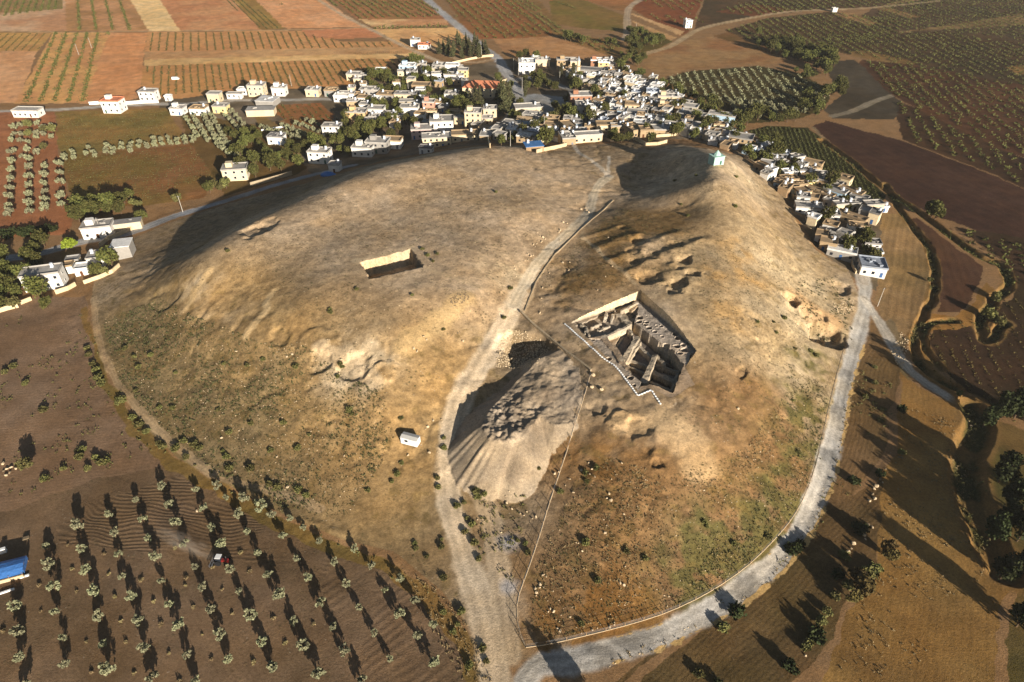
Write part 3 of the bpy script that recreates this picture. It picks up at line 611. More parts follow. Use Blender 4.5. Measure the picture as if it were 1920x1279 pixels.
class MB:
    def __init__(s): s.v = []; s.f = []
    def box(s, c, d, rz=0.0, top=None):
        cx, cy, cz = c; dx, dy, dz = d[0]/2, d[1]/2, d[2]/2; n = len(s.v); co, si = math.cos(rz), math.sin(rz)
        for k, zz in enumerate((-dz, dz)):
            t = 1.0 if (k == 0 or top is None) else top
            for a, bb in ((-dx, -dy), (dx, -dy), (dx, dy), (-dx, dy)):
                a *= t; bb *= t
                s.v.append((cx+a*co-bb*si, cy+a*si+bb*co, cz+zz))
        s.f += [(n, n+3, n+2, n+1), (n+4, n+5, n+6, n+7)]+[(n+i, n+(i+1) % 4, n+4+(i+1) % 4, n+4+i) for i in range(4)]
        return s
    def tube(s, a, b, r0, r1=None, k=8, caps=True):
        a = np.array(a, float); b = np.array(b, float); r1 = r0 if r1 is None else r1; d = b-a; d /= np.linalg.norm(d)
        u = np.cross(d, (0, 0, 1)); u = np.array((1., 0, 0)) if np.linalg.norm(u) < 1e-3 else u/np.linalg.norm(u); w = np.cross(d, u); n = len(s.v)
        for p, r in ((a, r0), (b, r1)):
            for i in range(k):
                t = 2*math.pi*i/k; s.v.append(tuple(p+u*math.cos(t)*r+w*math.sin(t)*r))
        s.f += [(n+i, n+(i+1) % k, n+k+(i+1) % k, n+k+i) for i in range(k)]
        if caps: s.f += [tuple(range(n+k-1, n-1, -1)), tuple(range(n+k, n+2*k))]
        return s
    def poly(s, vs, f):
        n = len(s.v); s.v += [tuple(q) for q in vs]; s.f += [tuple(i+n for i in q) for q in f]; return s
    def prism(s, P, z0, z1):
        n = len(s.v); k = len(P); s.v += [(p[0], p[1], z0) for p in P]+[(p[0], p[1], z1) for p in P]
        s.f += [tuple(range(n+k-1, n-1, -1)), tuple(range(n+k, n+2*k))]+[(n+i, n+(i+1) % k, n+k+(i+1) % k, n+k+i) for i in range(k)]; return s
    def mesh(s, name, smooth=False):
        me = bpy.data.meshes.new(name); me.from_pydata(s.v, [], s.f); me.update()
        if smooth: me.polygons.foreach_set('use_smooth', [True]*len(me.polygons))
        return me
    def obj(s, name, mat, parent=None, smooth=False): return mobj(name, s.mesh(name, smooth), mat, parent)
def rock_mesh(name, r, seed, n=26, sq=(1, 1, .75)):
    g = np.random.default_rng(seed); import bmesh
    bm = bmesh.new(); p = g.normal(size=(n, 3)); p /= np.linalg.norm(p, axis=1)[:, None]; p *= r*(.75+.35*g.random((n, 1)))*np.array(sq)
    for q in p: bm.verts.new(q)
    bmesh.ops.convex_hull(bm, input=bm.verts); me = bpy.data.meshes.new(name); bm.to_mesh(me); bm.free(); return me
# ---------------------------------------------------------------- the excavation
ZP_ = lambda L_: zm(L_, 1040, 520, 5.117)
def GPZ(L_, z): return [tuple(gp(a, b, z)) for a, b in ZP_(L_)]
pw = np.array(PITW); s_ = .115
ax = np.arange(pw[:, 0].min()-3, pw[:, 0].max()+3, s_); ay = np.arange(pw[:, 1].min()-3, pw[:, 1].max()+3, s_)
PXX, PYY = np.meshgrid(ax, ay, indexing='ij'); px_, py_ = PXX.ravel(), PYY.ravel()
h0 = fin_h(px_, py_)-.03
din = inpoly(px_, py_, PITW); dd = dline(px_, py_, PITW, True)
wx = px_+.35*fbm(px_, py_, 1.6, 3); wy = py_+.35*fbm(px_+9, py_, 1.6, 3)
fl = np.full(px_.size, 15.0); pc = np.tile(lin((150,130,108)), (px_.size, 1))
def lvl(L_, z, c=None, rel=False):
    m = inpoly(wx, wy, GPZ(L_, z)); fl[m] = z
    if c: pc[m] = lin(c)
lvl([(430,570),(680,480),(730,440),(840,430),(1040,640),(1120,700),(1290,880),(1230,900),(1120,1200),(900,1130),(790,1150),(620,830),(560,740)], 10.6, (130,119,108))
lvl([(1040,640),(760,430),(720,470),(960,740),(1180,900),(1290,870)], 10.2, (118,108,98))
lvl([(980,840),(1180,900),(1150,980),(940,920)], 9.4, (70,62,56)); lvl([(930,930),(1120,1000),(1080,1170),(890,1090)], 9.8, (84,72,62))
lvl([(460,580),(670,500),(590,640),(560,720)], 12.4, (164,142,116)); lvl([(590,640),(690,540),(760,560),(640,800),(600,780)], 11.4)
lvl([(60,420),(840,60),(900,300),(760,420),(700,470),(450,580),(300,600),(100,520)], 14.2, (150,136,118))
lvl([(200,480),(430,380),(600,330),(680,470),(450,560),(330,560)], 13.8, (148,132,112))
lvl([(640,330),(720,300),(770,400),(720,430)], 13.2); lvl([(690,290),(790,210),(830,250),(740,330)], 14.9, (170,146,116))
lvl([(780,200),(1450,680),(1400,760),(1300,720),(1280,860),(1200,800),(1120,690),(1030,640),(760,430),(800,290)], 14.9, (166,152,136))
lvl([(60,440),(330,590),(440,600),(560,720),(620,830),(700,900),(830,1000),(790,1160),(700,1100),(300,680),(60,470)], 14.6, (158,144,128))
WALLS = [([(790,575),(640,830)], .9, 14.2), ([(820,620),(700,800)], .6, 13.4), ([(800,650),(930,770)], .6, 13.2), ([(720,790),(880,850)], .6, 13.0), ([(960,760),(855,1000)], 1.0, 14.0), ([(690,840),(860,920)], .5, 12.6),
 ([(985,840),(1185,900)], .5, 12.6), ([(940,905),(1150,1000)], 1.0, 12.4), ([(905,1000),(1090,1080)], .7, 12.0), ([(1185,900),(1100,1160)], .5, 12.2), ([(700,500),(600,660)], .45, 12.6), ([(985,760),(1050,830)], .7, 13.6),
 ([(600,350),(720,440)], .9, 15.6), ([(450,585),(720,455)], .5, 15.4), ([(640,320),(790,235)], .5, 16.2), ([(300,470),(330,560)], .4, 15.6), ([(360,480),(440,440)], .4, 15.5), ([(420,500),(520,470)], .4, 15.3), ([(480,400),(500,340)], .5, 15.6),
 ([(250,460),(300,480),(290,540)], .4, 15.5), ([(540,420),(560,360)], .5, 15.4), ([(680,470),(740,530)], .6, 14.4)]
for Lp, w_, z in WALLS:
    z -= .7
    d = dline(wx, wy, GPZ(Lp, z)); m = d < w_; fl[m] = np.maximum(fl[m], z+.25*fbm(px_[m], py_[m], 1.4, 2)); pc[m] = lin((160,146,126))
for c_, r_, z, dep in [((820,390),1.1,14.2,1.2),((810,430),.9,14.2,1),((885,432),.7,14.2,.9),((875,458),.7,14.2,.9),((905,487),.9,14.2,1),((975,465),.5,14.2,.7),((1027,470),.5,14.2,.7),((1155,547),.8,14.2,1),((1180,585),.95,14.2,1.1),
   ((1170,665),.9,14.2,1),((1065,660),1.3,14.2,1.5),((880,372),.3,14.2,.5),((960,525),.7,14.2,.5),((1028,570),.6,14.2,.4),((1130,715),.6,14.2,.8),((1230,650),.8,14.2,.7),((1290,640),.7,14.2,.7),((1250,700),1.2,14.2,.9),((1200,730),.8,14.2,.9),
   ((520,765),.85,15,1.2),((410,705),.6,15,.8),((345,610),.4,15,.6),((370,585),.5,15,.6),((570,825),.6,15,.8),((320,580),.5,15,.6),((605,880),.6,15,.8),((675,940),.7,15,1),((735,950),.8,15,1),((495,390),.6,14.8,.6),((555,487),.5,14.6,.5),((440,490),.9,14.6,.5),((770,345),.8,15,.7),((275,465),.5,15.2,.5),((720,1010),.6,15,.7),((760,1020),.6,15,.9)]:
    z += .7 if z < 14.5 else .3; o = gp(*ZP_([c_])[0], z); d = np.hypot(wx-o[0], wy-o[1]); m = d < r_; fl[m] -= dep*1.2; m = (d >= r_) & (d < r_+.3); fl[m] += .12
fl += .14*fbm(px_, py_, 1.5, 3)+.1*np.abs(fbm(px_+40, py_, 3, 2))
bat = np.clip(dd*5.0, 0, 99)
pz = np.where(din, np.maximum(np.minimum(h0+.02, fl), h0-bat), h0)
pz = np.where(din & (fl > h0), h0, pz)
_g = pz.reshape(PXX.shape); _k = _g.copy(); _k[1:-1, 1:-1] = (_g[1:-1, 1:-1]*2+_g[:-2, 1:-1]+_g[2:, 1:-1]+_g[1:-1, :-2]+_g[1:-1, 2:])/6; pz = np.where(din, _k.ravel(), pz)
keep = (din | (dd < 2.0)).reshape(PXX.shape)
ii = np.arange(px_.size).reshape(PXX.shape)
q = np.stack([ii[:-1, :-1], ii[1:, :-1], ii[1:, 1:], ii[:-1, 1:]], -1).reshape(-1, 4); q = q[keep.ravel()[q].all(1)]
u, inv = np.unique(q, return_inverse=True)
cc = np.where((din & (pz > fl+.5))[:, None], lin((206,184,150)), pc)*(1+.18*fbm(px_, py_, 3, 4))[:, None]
cc = np.where(din[:, None], cc, lin((172,152,126))*(1+.15*fbm(px_, py_, 4, 4))[:, None])
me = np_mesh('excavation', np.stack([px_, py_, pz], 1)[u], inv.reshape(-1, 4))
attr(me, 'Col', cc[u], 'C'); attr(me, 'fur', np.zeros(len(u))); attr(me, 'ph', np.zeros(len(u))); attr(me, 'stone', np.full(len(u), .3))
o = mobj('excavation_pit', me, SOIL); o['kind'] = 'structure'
def pit_h(x, y):
    i = int(round((x-ax[0])/s_)); j = int(round((y-ay[0])/s_)); return float(pz.reshape(PXX.shape)[i, j])
lab(HEAP, 'grey brown spoil heap with fan-shaped front slope beside the square excavation', 'earth heap')
# white sandbags along the edge of the pit
BAG = flat_mat('sandbag_white', (232,230,226), .06, .2, 2.0); BEDGE = PX(ZP_([(92,452),(310,640),(440,760),(560,840),(640,930),(795,1142)]))+PX(ZP_([(925,1092)]))+PX(ZP_([(1018,1228)]))
def bag_mesh():
    v = []; f = []; nu, nv = 6, 8
    for i in range(nu+1):
        for j in range(nv):
            t = -1+2*i/nu; a = 2*math.pi*j/nv; r = (1-abs(t)**4)**.5*.9+.08
            v.append((t*.46, math.cos(a)*r*.24, max(-.1, math.sin(a)*r*.17)+.1))
    for i in range(nu):
        for j in range(nv): f.append((i*nv+j, i*nv+(j+1) % nv, (i+1)*nv+(j+1) % nv, (i+1)*nv+j))
    me = bpy.data.meshes.new('sandbag'); me.from_pydata(v, [], f+[tuple(range(nv-1, -1, -1)), tuple(range(nu*nv, nu*nv+nv))]); me.polygons.foreach_set('use_smooth', [True]*len(me.polygons)); return me
bm_ = bag_mesh(); bm_.materials.append(BAG); k = 0
ORD = ['first','second','third','fourth','fifth','sixth','seventh','eighth','ninth','tenth','eleventh','twelfth','thirteenth','fourteenth','fifteenth','sixteenth','seventeenth','eighteenth','nineteenth','twentieth']
def ordi(n):
    if n <= 20: return ORD[n-1]
    T = {2:'twenty',3:'thirty',4:'forty',5:'fifty',6:'sixty',7:'seventy',8:'eighty',9:'ninety'}; t, u_ = divmod(n, 10)
    if n < 100: return T[t]+'-'+ORD[u_-1] if u_ else T[t][:-1]+'ieth'
    if n == 100: return 'hundredth'
    return 'hundred-and-'+ordi(n-100)
bags = []
for i in range(len(BEDGE)-1):
    a, c_ = np.array(BEDGE[i]), np.array(BEDGE[i+1]); Ls = np.linalg.norm(c_-a); nb = max(2, int(Ls/.86))
    for j in range(nb):
        p = a+(c_-a)*(j+.5)/nb; o = bpy.data.objects.new('sandbag', bm_); COL.objects.link(o)
        g_ = random.gauss(0, .06); o.location = (p[0], p[1], hz(p[0], p[1])+.02); o.rotation_euler = (0, 0, math.atan2(c_[1]-a[1], c_[0]-a[0])+random.gauss(0, .1)); o.scale = (1.1, 1.3, 1.0); bags.append(o)
for i, o in enumerate(bags): lab(o, 'white sandbag on the pit edge, %s along the row from its western corner' % ordi(i+1), 'sandbag', 'white sandbags edging the excavation')
# ---------------------------------------------------------------- houses
BT = [(478,250),(488,262),(498,285),(490,275),(505,300),(520,305),(472,268),(460,275),(470,300),(452,295),(440,290),(456,320),(480,330),(508,318),(528,318),(540,300),(560,290),(575,282),(590,276),(545,280),(610,290),(640,284),(655,290),(560,310),(480,310),(430,255),(445,262),(462,256),(690,255),(700,245),(714,245),(720,240),(650,240),(655,262),(668,262),(690,262),(640,268),(676,250),(735,262),(650,225),
      (690,140),(700,138),(712,150),(722,155),(735,150),(745,152),(760,158),(772,155),(780,150),(795,150),(803,156),(815,158),(690,155),(700,165),(716,172),(730,170),(745,172),(758,170),(700,150),(728,145),(780,128),(775,118),(765,120),(790,118),(758,122),(798,138),(805,140),(833,142),(838,148),(795,186),(782,192),(742,195),(742,206),(748,216),(742,224),(702,196),(704,208),(830,188),(833,178),(825,195),(838,200),(852,208),(858,196),(850,210),
      (870,205),(880,210),(862,200),(895,205),(872,190),(934,152),(958,165),(985,152),(1000,150),(1014,155),(1022,160),(1030,165),(1008,165),(990,165),(1040,168),(975,200),(1000,142),(1012,140),(1005,110),(985,104),(975,110),(1065,120),(1080,168),(1072,165),(1070,160),(1088,168),(1100,185),(1068,188),(1060,190),(1120,190),(1104,218),(1000,246),(1024,270),(1026,262),(940,270),(958,268),(965,262),(950,258),(1062,215),(1050,220),(1036,225),(1070,225),(1088,228),(1110,230),(1040,205),(1130,218),(1145,262),(1155,266),(1165,265),(1178,262),(1150,256),(1216,268),(1212,250),(1130,215),(1265,232),(1250,206),(1262,208),(1300,230),(1310,236),(1322,242),(1335,238),(1365,258),(1378,268),(1345,205),(1330,202),(1310,200),(1270,252),(1262,254),(1318,248),(1340,252),(1370,240),(1385,252),
      (1160,122),(1170,118),(1178,110),(1188,118),(1196,122),(1165,105),(1185,106),(1205,112),(1162,132),(1172,140),(1190,142),(1200,146),(1240,165),(1255,170),(1268,172),(1280,178),(1290,184),(1300,186),(1270,180),(1310,210),(1322,212),(1335,216),(1345,222),(1352,226),(1362,230),(1240,178),(1425,300),(1412,280),(1424,275),(1440,280),(1447,282),(1452,272),(1486,300),(1486,314),(1455,330),(1462,322),(1478,326),(1487,330),(1548,362),(1552,350),(1586,396),(1580,385),(1538,420),(1605,452),(1618,458),(1590,478),(1583,470),(1632,490),(1622,480),(1518,350),(1408,300),(1398,292)]
WM = {k: flat_mat('plaster_'+k, c, .10, .15, .9, orand=.07) for k, c in dict(white=(222,216,206), cream=(206,186,152), grey=(150,144,136), stone=(166,142,110), yellow=(214,192,136), salmon=(190,138,116), pink=(204,176,168), blue=(172,196,212), brick=(150,108,84), orange=(206,170,124), mud=(150,124,94)).items()}
RM = {k: flat_mat('roof_'+k, c, .16, .2, .7, orand=.14) for k, c in dict(concrete=(158,152,144), earth=(150,128,100), grey=(130,126,122), white=(206,202,196), red=(192,122,90), tin=(150,156,166), blue=(70,112,160)).items()}
GLASS = flat_mat('window_dark', (40,44,52), .1, 0, 1, .2, .5); FRAME = flat_mat('window_frame', (210,206,198), .05); DOORS = [flat_mat('door_'+k, c, .1) for k, c in dict(brown=(92,58,36), green=(60,92,80), blue=(64,96,140), grey=(120,120,124)).items()]
TANK = flat_mat('tank_metal', (206,208,212), .06, 0, 1, .45, .4)
def _win():
    m = MB(); m.box((0, -.02, 0), (1.1, .06, 1.2)); return m.mesh('window')
WIN = _win(); WIN.materials.append(GLASS)
def _sill():
    m = MB(); m.box((0, -.06, .66), (1.3, .12, .12)); m.box((0, -.08, -.66), (1.36, .16, .1)); m.box((-.6, -.05, 0), (.1, .1, 1.22)); m.box((.6, -.05, 0), (.1, .1, 1.22)); return m.mesh('frame')
SILL = _sill(); SILL.materials.append(FRAME)
DOORM = []
for dm in DOORS:
    me = MB().box((0, -.03, 1.05), (1.05, .08, 2.1)).mesh('door'); me.materials.append(dm); DOORM.append(me)
TANKM = MB().tube((0, 0, .35), (0, 0, 1.7), .62, k=10).box((0, 0, .17), (1.2, 1.2, .34)).mesh('water_tank'); TANKM.materials.append(TANK)
HOUSES = []
hrng = random.Random(5)
def house(px, py, w, d, h, rot=0.0, wall='white', roof='concrete', label=None, st=1, detail=2, tank=None, hut=False, name='house', pitched=False, base='', cat='house', win=True, parapet=True, world=None):
    if world: x, y, z = world
    else:
        x, y, z = P(px, py)
    if name == 'house': w *= .80; d *= .80; h *= .9
    r = R(rot); # front face centre stands at the pixel, the body goes back from it
    cx, cy = x-math.sin(r)*d/2, y+math.cos(r)*d/2
    zs = [hz(cx+a*math.cos(r)-b_*math.sin(r), cy+a*math.sin(r)+b_*math.cos(r)) for a in (-w/2, w/2) for b_ in (-d/2, d/2)]
    z0 = min(zs); zb = max(min(zs)+.2, sum(zs)/4); top = zb+h-z0
    root = empty(name, (cx, cy, z0), r)
    wv = MB().box((0, 0, top/2), (w, d, top))
    if st >= 2: wv.box((0, -d/2-.5, top*.52), (w*.5, 1.0, .22)); wv.box((0, -d/2-.95, top*.52+.5), (w*.5, .1, .85))
    wv.obj('wall', WM[wall], root)
    rb = MB()
    if pitched:
        e = .4; z1 = top+.003; zr = top+d*.22
        if pitched == 'hip':
            k = d*.45; rb.poly([(-w/2-e, -d/2-e, z1), (w/2+e, -d/2-e, z1), (w/2+e, d/2+e, z1), (-w/2-e, d/2+e, z1), (-w/2+k, 0, zr), (w/2-k, 0, zr)], [(0, 1, 5, 4), (2, 3, 4, 5), (1, 2, 5), (3, 0, 4), (3, 2, 1, 0)])
        else:
            rb.poly([(-w/2-e, -d/2-e, z1), (w/2+e, -d/2-e, z1), (w/2+e, d/2+e, z1), (-w/2-e, d/2+e, z1), (-w/2-e, 0, zr), (w/2+e, 0, zr)], [(0, 1, 5, 4), (2, 3, 4, 5), (1, 2, 5), (3, 0, 4), (3, 2, 1, 0)])
    else:
        rb.box((0, 0, top+.12), (w+.5, d+.5, .24))
        if parapet:
            ph_ = .55
            for sx in (-1, 1): rb.box((sx*(w/2+.10), 0, top+.24+ph_/2), (.22, d+.38, ph_))
            for sy in (-1, 1): rb.box((0, sy*(d/2+.10), top+.24+ph_/2), (w-.04, .22, ph_))
        if hrng.random() < .6:   # stove wood, mats and sacks left on the roof
            for _ in range(hrng.randint(1, 5)): rb.box((hrng.uniform(-.3, .3)*w, hrng.uniform(-.3, .3)*d, top+.24+.3), (hrng.uniform(.6, 2.2), hrng.uniform(.5, 1.4), .6), hrng.random())
    rb.obj('roof', RM[roof], root)
    if hut:
        a = MB().box((-w*.22, d*.12, top+.24+1.15), (min(3.2, w*.35), min(3.0, d*.4), 2.3)).obj('stair_hut', WM[wall], root)
    if tank if tank is not None else (not pitched and hrng.random() < .55):
        o = mobj('water_tank', TANKM, None, root); o.location = (w*.27*hrng.choice((-1, 1)), d*.25, top+.24)
    if win and detail:
        stn = max(1, int(round(h/3.4))); nf = max(1, min(5, int(w/3.2))); dm = hrng.choice(DOORM); di = hrng.randrange(nf+1) if nf > 1 else 0
        for s_i in range(stn):
            zc = (top-h)+1.75+s_i*(h/stn)
            for i in range(nf):
                xx = -w/2+w*(i+.5)/nf
                if s_i == 0 and i == di:
                    o = mobj('door', dm, None, root); o.location = (xx, -d/2, top-h); continue
                o = mobj('window', WIN, None, root); o.location = (xx, -d/2, zc)
                if detail > 2: q_ = mobj('frame', SILL, None, o)
            if detail > 1:
                ns = max(1, min(3, int(d/3.8)))
                for sd in (-1, 1):
                    for i in range(ns):
                        o = mobj('window', WIN, None, root); o.location = (sd*w/2, -d/2+d*(i+.5)/ns, zc); o.rotation_euler = (0, 0, sd*math.pi/2)
                        if detail > 2: mobj('frame', SILL, None, o)
    HOUSES.append((cx, cy, max(w, d)*.62))
    if label: lab(root, label, cat)
    else: auto(root, base or ('%s %s-roofed house' % (wall_word[wall], 'flat' if not pitched else 'gable')), cat, 'village houses', 'h')
    return root
wall_word = dict(white='white', cream='cream', grey='grey', stone='stone', yellow='yellow', salmon='salmon', pink='pink', blue='pale blue', brick='brick', orange='orange', mud='mud-brown')
LM = []   # landmarks: words, x, y
def mark(words, o): LM.append((words, o.location.x, o.location.y)); return o
# --- single houses that stand out
mark('the long white house in the north-west', house(50,221,20,9,4.2,-2,'white','concrete','long white single-storey house with reddish roof edge beside the lane and trees',detail=3))
mark('the big white house on the lane', house(211,213,14,11,8,-3,'white','red','big white two-storey house with red-edged roof beside a straight lane',detail=3,hut=True,tank=False))
mark('the white house by the vineyard', house(278,191,13,9,6.5,-3,'white','concrete','white house with parapet roof standing alone against the vineyard edge',detail=3,tank=True))
mark('the tiny white hut', house(316,190,5,4,3,0,'white','white','tiny white hut at the end of a green hedge',detail=1,tank=False))
house(332,217,10,9,4.2,-4,'white','concrete','small white house at the top of a grove, first of a row of three',detail=2,hut=True)
house(371,217,12,9,4.2,-5,'white','earth','white house with dusty roof in the middle of a row of three',detail=2)
house(413,213,11,8,4.4,-4,'yellow','concrete','pale yellow house at the eastern end of a row of three',detail=2)
house(402,193,10,8,5.5,-2,'cream','concrete','cream house beside the lane with dark trees behind it',detail=2)
house(440,186,12,5,3.2,0,'white','concrete','low white outbuilding joined to the lane wall',detail=1); house(455,179,8,7,3.6,0,'white','white','small bright white house left of the two-storey vineyard house',detail=1)
mark('the blue-gated house', house(481,182,13,10,7.6,-3,'cream','concrete','cream two-storey house with rooftop hut and blue gate by the lane',detail=3,hut=True))
mark('the bush-fronted white house', house(523,181,11,9,5.6,-3,'white','concrete','white house with green bushes along its front on the lane',detail=2,hut=True))
mark('the long grey shed', house(489,219,17,8,3.6,5,'cream','concrete','long cream shed with low grey roof beside bare soil',detail=0,win=False,tank=False,parapet=False,name='shed',cat='shed'))
house(497,201,12,11,3.4,-8,'grey','white','grey open shed with pale flat roof south of the lane',detail=0,win=False,tank=False,parapet=False,name='shed',cat='shed')
house(586,182,11,9,4.4,-4,'cream','concrete','cream house behind the red soil plot, its roof grey',detail=2); house(620,182,10,8,4.2,-4,'grey','earth','grey house with earthy roof at the end of the lane',detail=1)
house(640,192,12,7,4,-4,'white','white','long white house with a white wall in front, south of the lane',detail=2); house(655,186,7,6,3.2,0,'cream','concrete','tiny cream outbuilding behind a long white wall',detail=1)
mark('the little white house in the olives', house(517,272,11,8,4.6,-6,'white','grey','little white house with grey roof beside the olive garden',detail=2,tank=True))
mark('the whitewashed house with a porch', house(598,308,14,9,6.6,-8,'white','concrete','white house with dark porch and cluttered roof above the retaining wall',detail=3,hut=True))
house(627,323,7,6,4.4,-6,'white','concrete','small white annex house beside a blue tarpaulin',detail=1)
mark('the white house above the olive garden', house(622,256,13,8,6,-4,'white','concrete','bright white house with grey roof right of the olive garden',detail=2,tank=True))
mark('the cream house on the west road', house(443,340,15,10,6.4,10,'cream','concrete','large cream house with grey patched roof beside the shaded west road',detail=3,hut=True))
mark('the white house by the west road', house(186,448,15,9,5.4,14,'white','concrete','white house with a dark opening in its grey roof beside the west road',detail=3,hut=True))
house(238,433,13,4.5,3.4,17,'cream','grey','narrow cream shed curving along the west road',detail=0,win=False,tank=False,parapet=False,name='shed',cat='shed')
mark('the white farmhouse at the mound foot', house(86,545,17,9,7.4,16,'white','concrete','large white farmhouse with smooth grey roof at the foot of the mound',detail=3,tank=True))
house(126,515,7,5,3.4,16,'white','earth','little white room in a walled yard beside the big farmhouse',detail=1,tank=False)
house(140,503,6,5,3.2,16,'cream','grey','little cream room at the back of the walled yard',detail=0,win=False,tank=False)
house(155,517,6,6,3.2,14,'white','white','small white outbuilding in the middle of the walled yard',detail=1,tank=False)
house(184,502,8,8,4.6,14,'white','concrete','white house with rooftop tank behind a round tree in the yard',detail=2,tank=True)
mark('the blank grey block', house(232,486,9,9,6.4,13,'grey','white','blank grey block with plain pale roof at the corner of the west road',detail=0,win=False,tank=False,parapet=False))
house(778,88,9,8,5.5,-6,'white','concrete','white box house beside the grove road, left one of a pair',detail=2,tank=True); house(795,93,12,7,3.6,-4,'white','red','low white house with reddish roof, right one of a pair beside the grove road',detail=1)
mark('the lone white house in the fields', house(1291,53,8,7,6.4,12,'white','white','lone white two-storey house among red and cream fields',detail=2))
house(1565,23,6,4,3.2,10,'white','white','tiny white hut beside the farthest track',detail=0,win=False)
# --- north-west quarter of the village
for a in [(670,158,6,5,3.4,0,'cream','concrete'),(663,152,12,9,4.4,-3,'cream','concrete'),(650,189,13,7,4.4,-2,'white','concrete'),(672,188,9,7,3.6,-2,'white','earth'),(692,181,16,10,4,-4,'grey','concrete'),(714,143,10,8,4,0,'grey','white'),
          (762,141,13,11,6.5,-10,'blue','white'),(772,148,9,8,5.2,-3,'white','grey'),(769,137,12,8,5,-3,'white','concrete'),(783,132,15,9,4.4,-4,'cream','concrete'),(826,135,15,10,4.4,-5,'grey','concrete'),(848,136,13,8,5,-4,'white','white'),(868,148,9,8,6,-4,'yellow','concrete'),
          (843,154,10,8,5,-6,'white','concrete'),(789,174,15,10,4.6,-4,'mud','earth'),(722,188,14,10,3.4,-10,'grey','earth'),(760,188,18,8,3.8,-4,'cream','grey'),(768,201,16,6,3.4,4,'cream','concrete'),(767,218,14,9,5.4,-3,'white','concrete'),(785,206,9,6,3.2,-12,'grey','concrete'),
          (804,211,9,8,6.4,-4,'salmon','concrete'),(804,218,13,4,3.2,3,'cream','earth'),(846,191,11,9,5,-4,'white','concrete'),(847,204,10,7,3.4,-6,'grey','earth'),(668,229,15,10,6,-4,'orange','concrete'),(704,220,13,9,5,-4,'white','concrete'),(731,224,9,5,3.6,-8,'white','concrete'),(749,228,11,5,3.2,4,'cream','concrete'),
          (679,295,14,10,5.4,-8,'white','concrete'),(706,289,15,11,6.6,-8,'grey','concrete'),(733,280,14,9,4.6,-6,'white','earth'),(793,262,16,11,6,6,'pink','concrete'),(829,251,17,13,8,4,'white','concrete'),(820,276,20,10,6,8,'cream','concrete'),(798,288,9,5,3.6,-10,'white','grey'),(872,265,18,9,4.4,6,'cream','earth'),
          (887,240,12,11,9.8,-3,'cream','concrete'),(919,227,10,9,7.8,0,'cream','concrete'),(993,215,22,11,4.4,10,'cream','concrete'),(1002,228,20,9,3.8,-22,'grey','concrete'),(957,242,13,8,3.4,-18,'stone','concrete'),(941,250,14,8,3.6,-20,'grey','concrete'),(912,251,12,7,3.4,-20,'grey','earth'),(965,250,15,8,3.6,-22,'stone','concrete'),
          (988,140,15,16,8.2,0,'white','white'),(1016,125,15,8,5,0,'cream','concrete'),(1004,120,8,7,4,0,'white','white'),(1062,131,19,9,7,-4,'stone','concrete'),(1078,135,9,8,7.6,-4,'cream','concrete'),(1104,143,26,9,4.4,-14,'grey','grey'),(1118,131,11,9,6.8,-4,'brick','white'),(1131,134,10,9,6.6,-4,'orange','white'),(1141,128,8,8,6,-4,'white','concrete'),
          (1089,200,17,11,7.4,4,'brick','concrete'),(1094,213,12,12,5.4,0,'white','concrete'),(1095,268,25,7,4.6,9,'cream','concrete'),(1067,272,9,13,4.6,10,'stone','concrete'),(1072,253,8,14,4.6,18,'stone','earth'),(1137,247,14,8,4.4,2,'cream','earth'),(1120,227,13,10,5.6,4,'white','concrete'),(1192,227,15,9,5,-14,'blue','concrete'),
          (1185,215,12,9,6.2,-10,'cream','earth'),(1197,256,9,15,4.4,24,'stone','earth'),(1212,258,9,8,4.6,4,'stone','earth'),(1071,235,12,7,4,-8,'cream','concrete'),(1114,247,14,5,3,-6,'stone','earth'),(1157,249,9,6,4,0,'stone','concrete'),(1036,246,14,8,3.4,-16,'stone','earth'),(1014,252,14,8,3.4,-18,'mud','earth'),
          (1230,254,18,10,4,-4,'stone','concrete'),(1250,196,15,8,5.4,-8,'cream','concrete'),(1245,216,10,9,6,-8,'cream','earth'),(1281,228,12,10,5,-26,'white','concrete'),(1350,232,20,8,5.4,-24,'blue','concrete'),(1310,252,13,12,4.4,-22,'white','concrete'),(1333,262,12,10,4.6,-20,'stone','earth'),(1354,268,16,10,4.8,-28,'white','concrete'),(1384,277,16,11,6,-24,'stone','concrete'),(1290,215,12,9,5,-24,'cream','concrete'),(1222,190,10,9,6.4,-8,'white','tin')]:
    house(*a[:8][:2], *a[2:6], *a[6:8], detail=2, hut=(a[4] > 5.2 and hrng.random() < .6))
mark('the red-roofed school', house(905,184,27,14,6.4,-6,'cream','red','long cream school with a red hipped roof among tall pines',pitched='hip',detail=3,tank=False,st=1,name='school',cat='school'))
house(981,238,10,8,4.4,-14,'blue','earth','low house with a grey pitched roof and pale blue gable',pitched=True,detail=2,tank=False)
mark('the blue-roofed shed', house(1003,284,9,7,3.0,12,'mud','blue','low mud-brown shed under a bright blue sheet roof',detail=0,win=False,tank=True,parapet=False,name='shed',cat='shed'))
# mosque tower
t = empty('minaret', P(1083,149)); MB().tube((0, 0, -.5), (0, 0, 9), 1.5, 1.4, 10).tube((0, 0, 9.6), (0, 0, 13), 1.15, 1.1, 10).obj('shaft', WM['cream'], t); MB().tube((0, 0, 9), (0, 0, 9.6), 2.0, 2.1, 10).obj('balcony', WM['stone'], t); MB().tube((0, 0, 13), (0, 0, 16), 1.25, .08, 10).obj('cap', RM['tin'], t)
mark('the minaret', lab(t, 'tall cream minaret with a balcony and pointed cap above the square', 'minaret'))
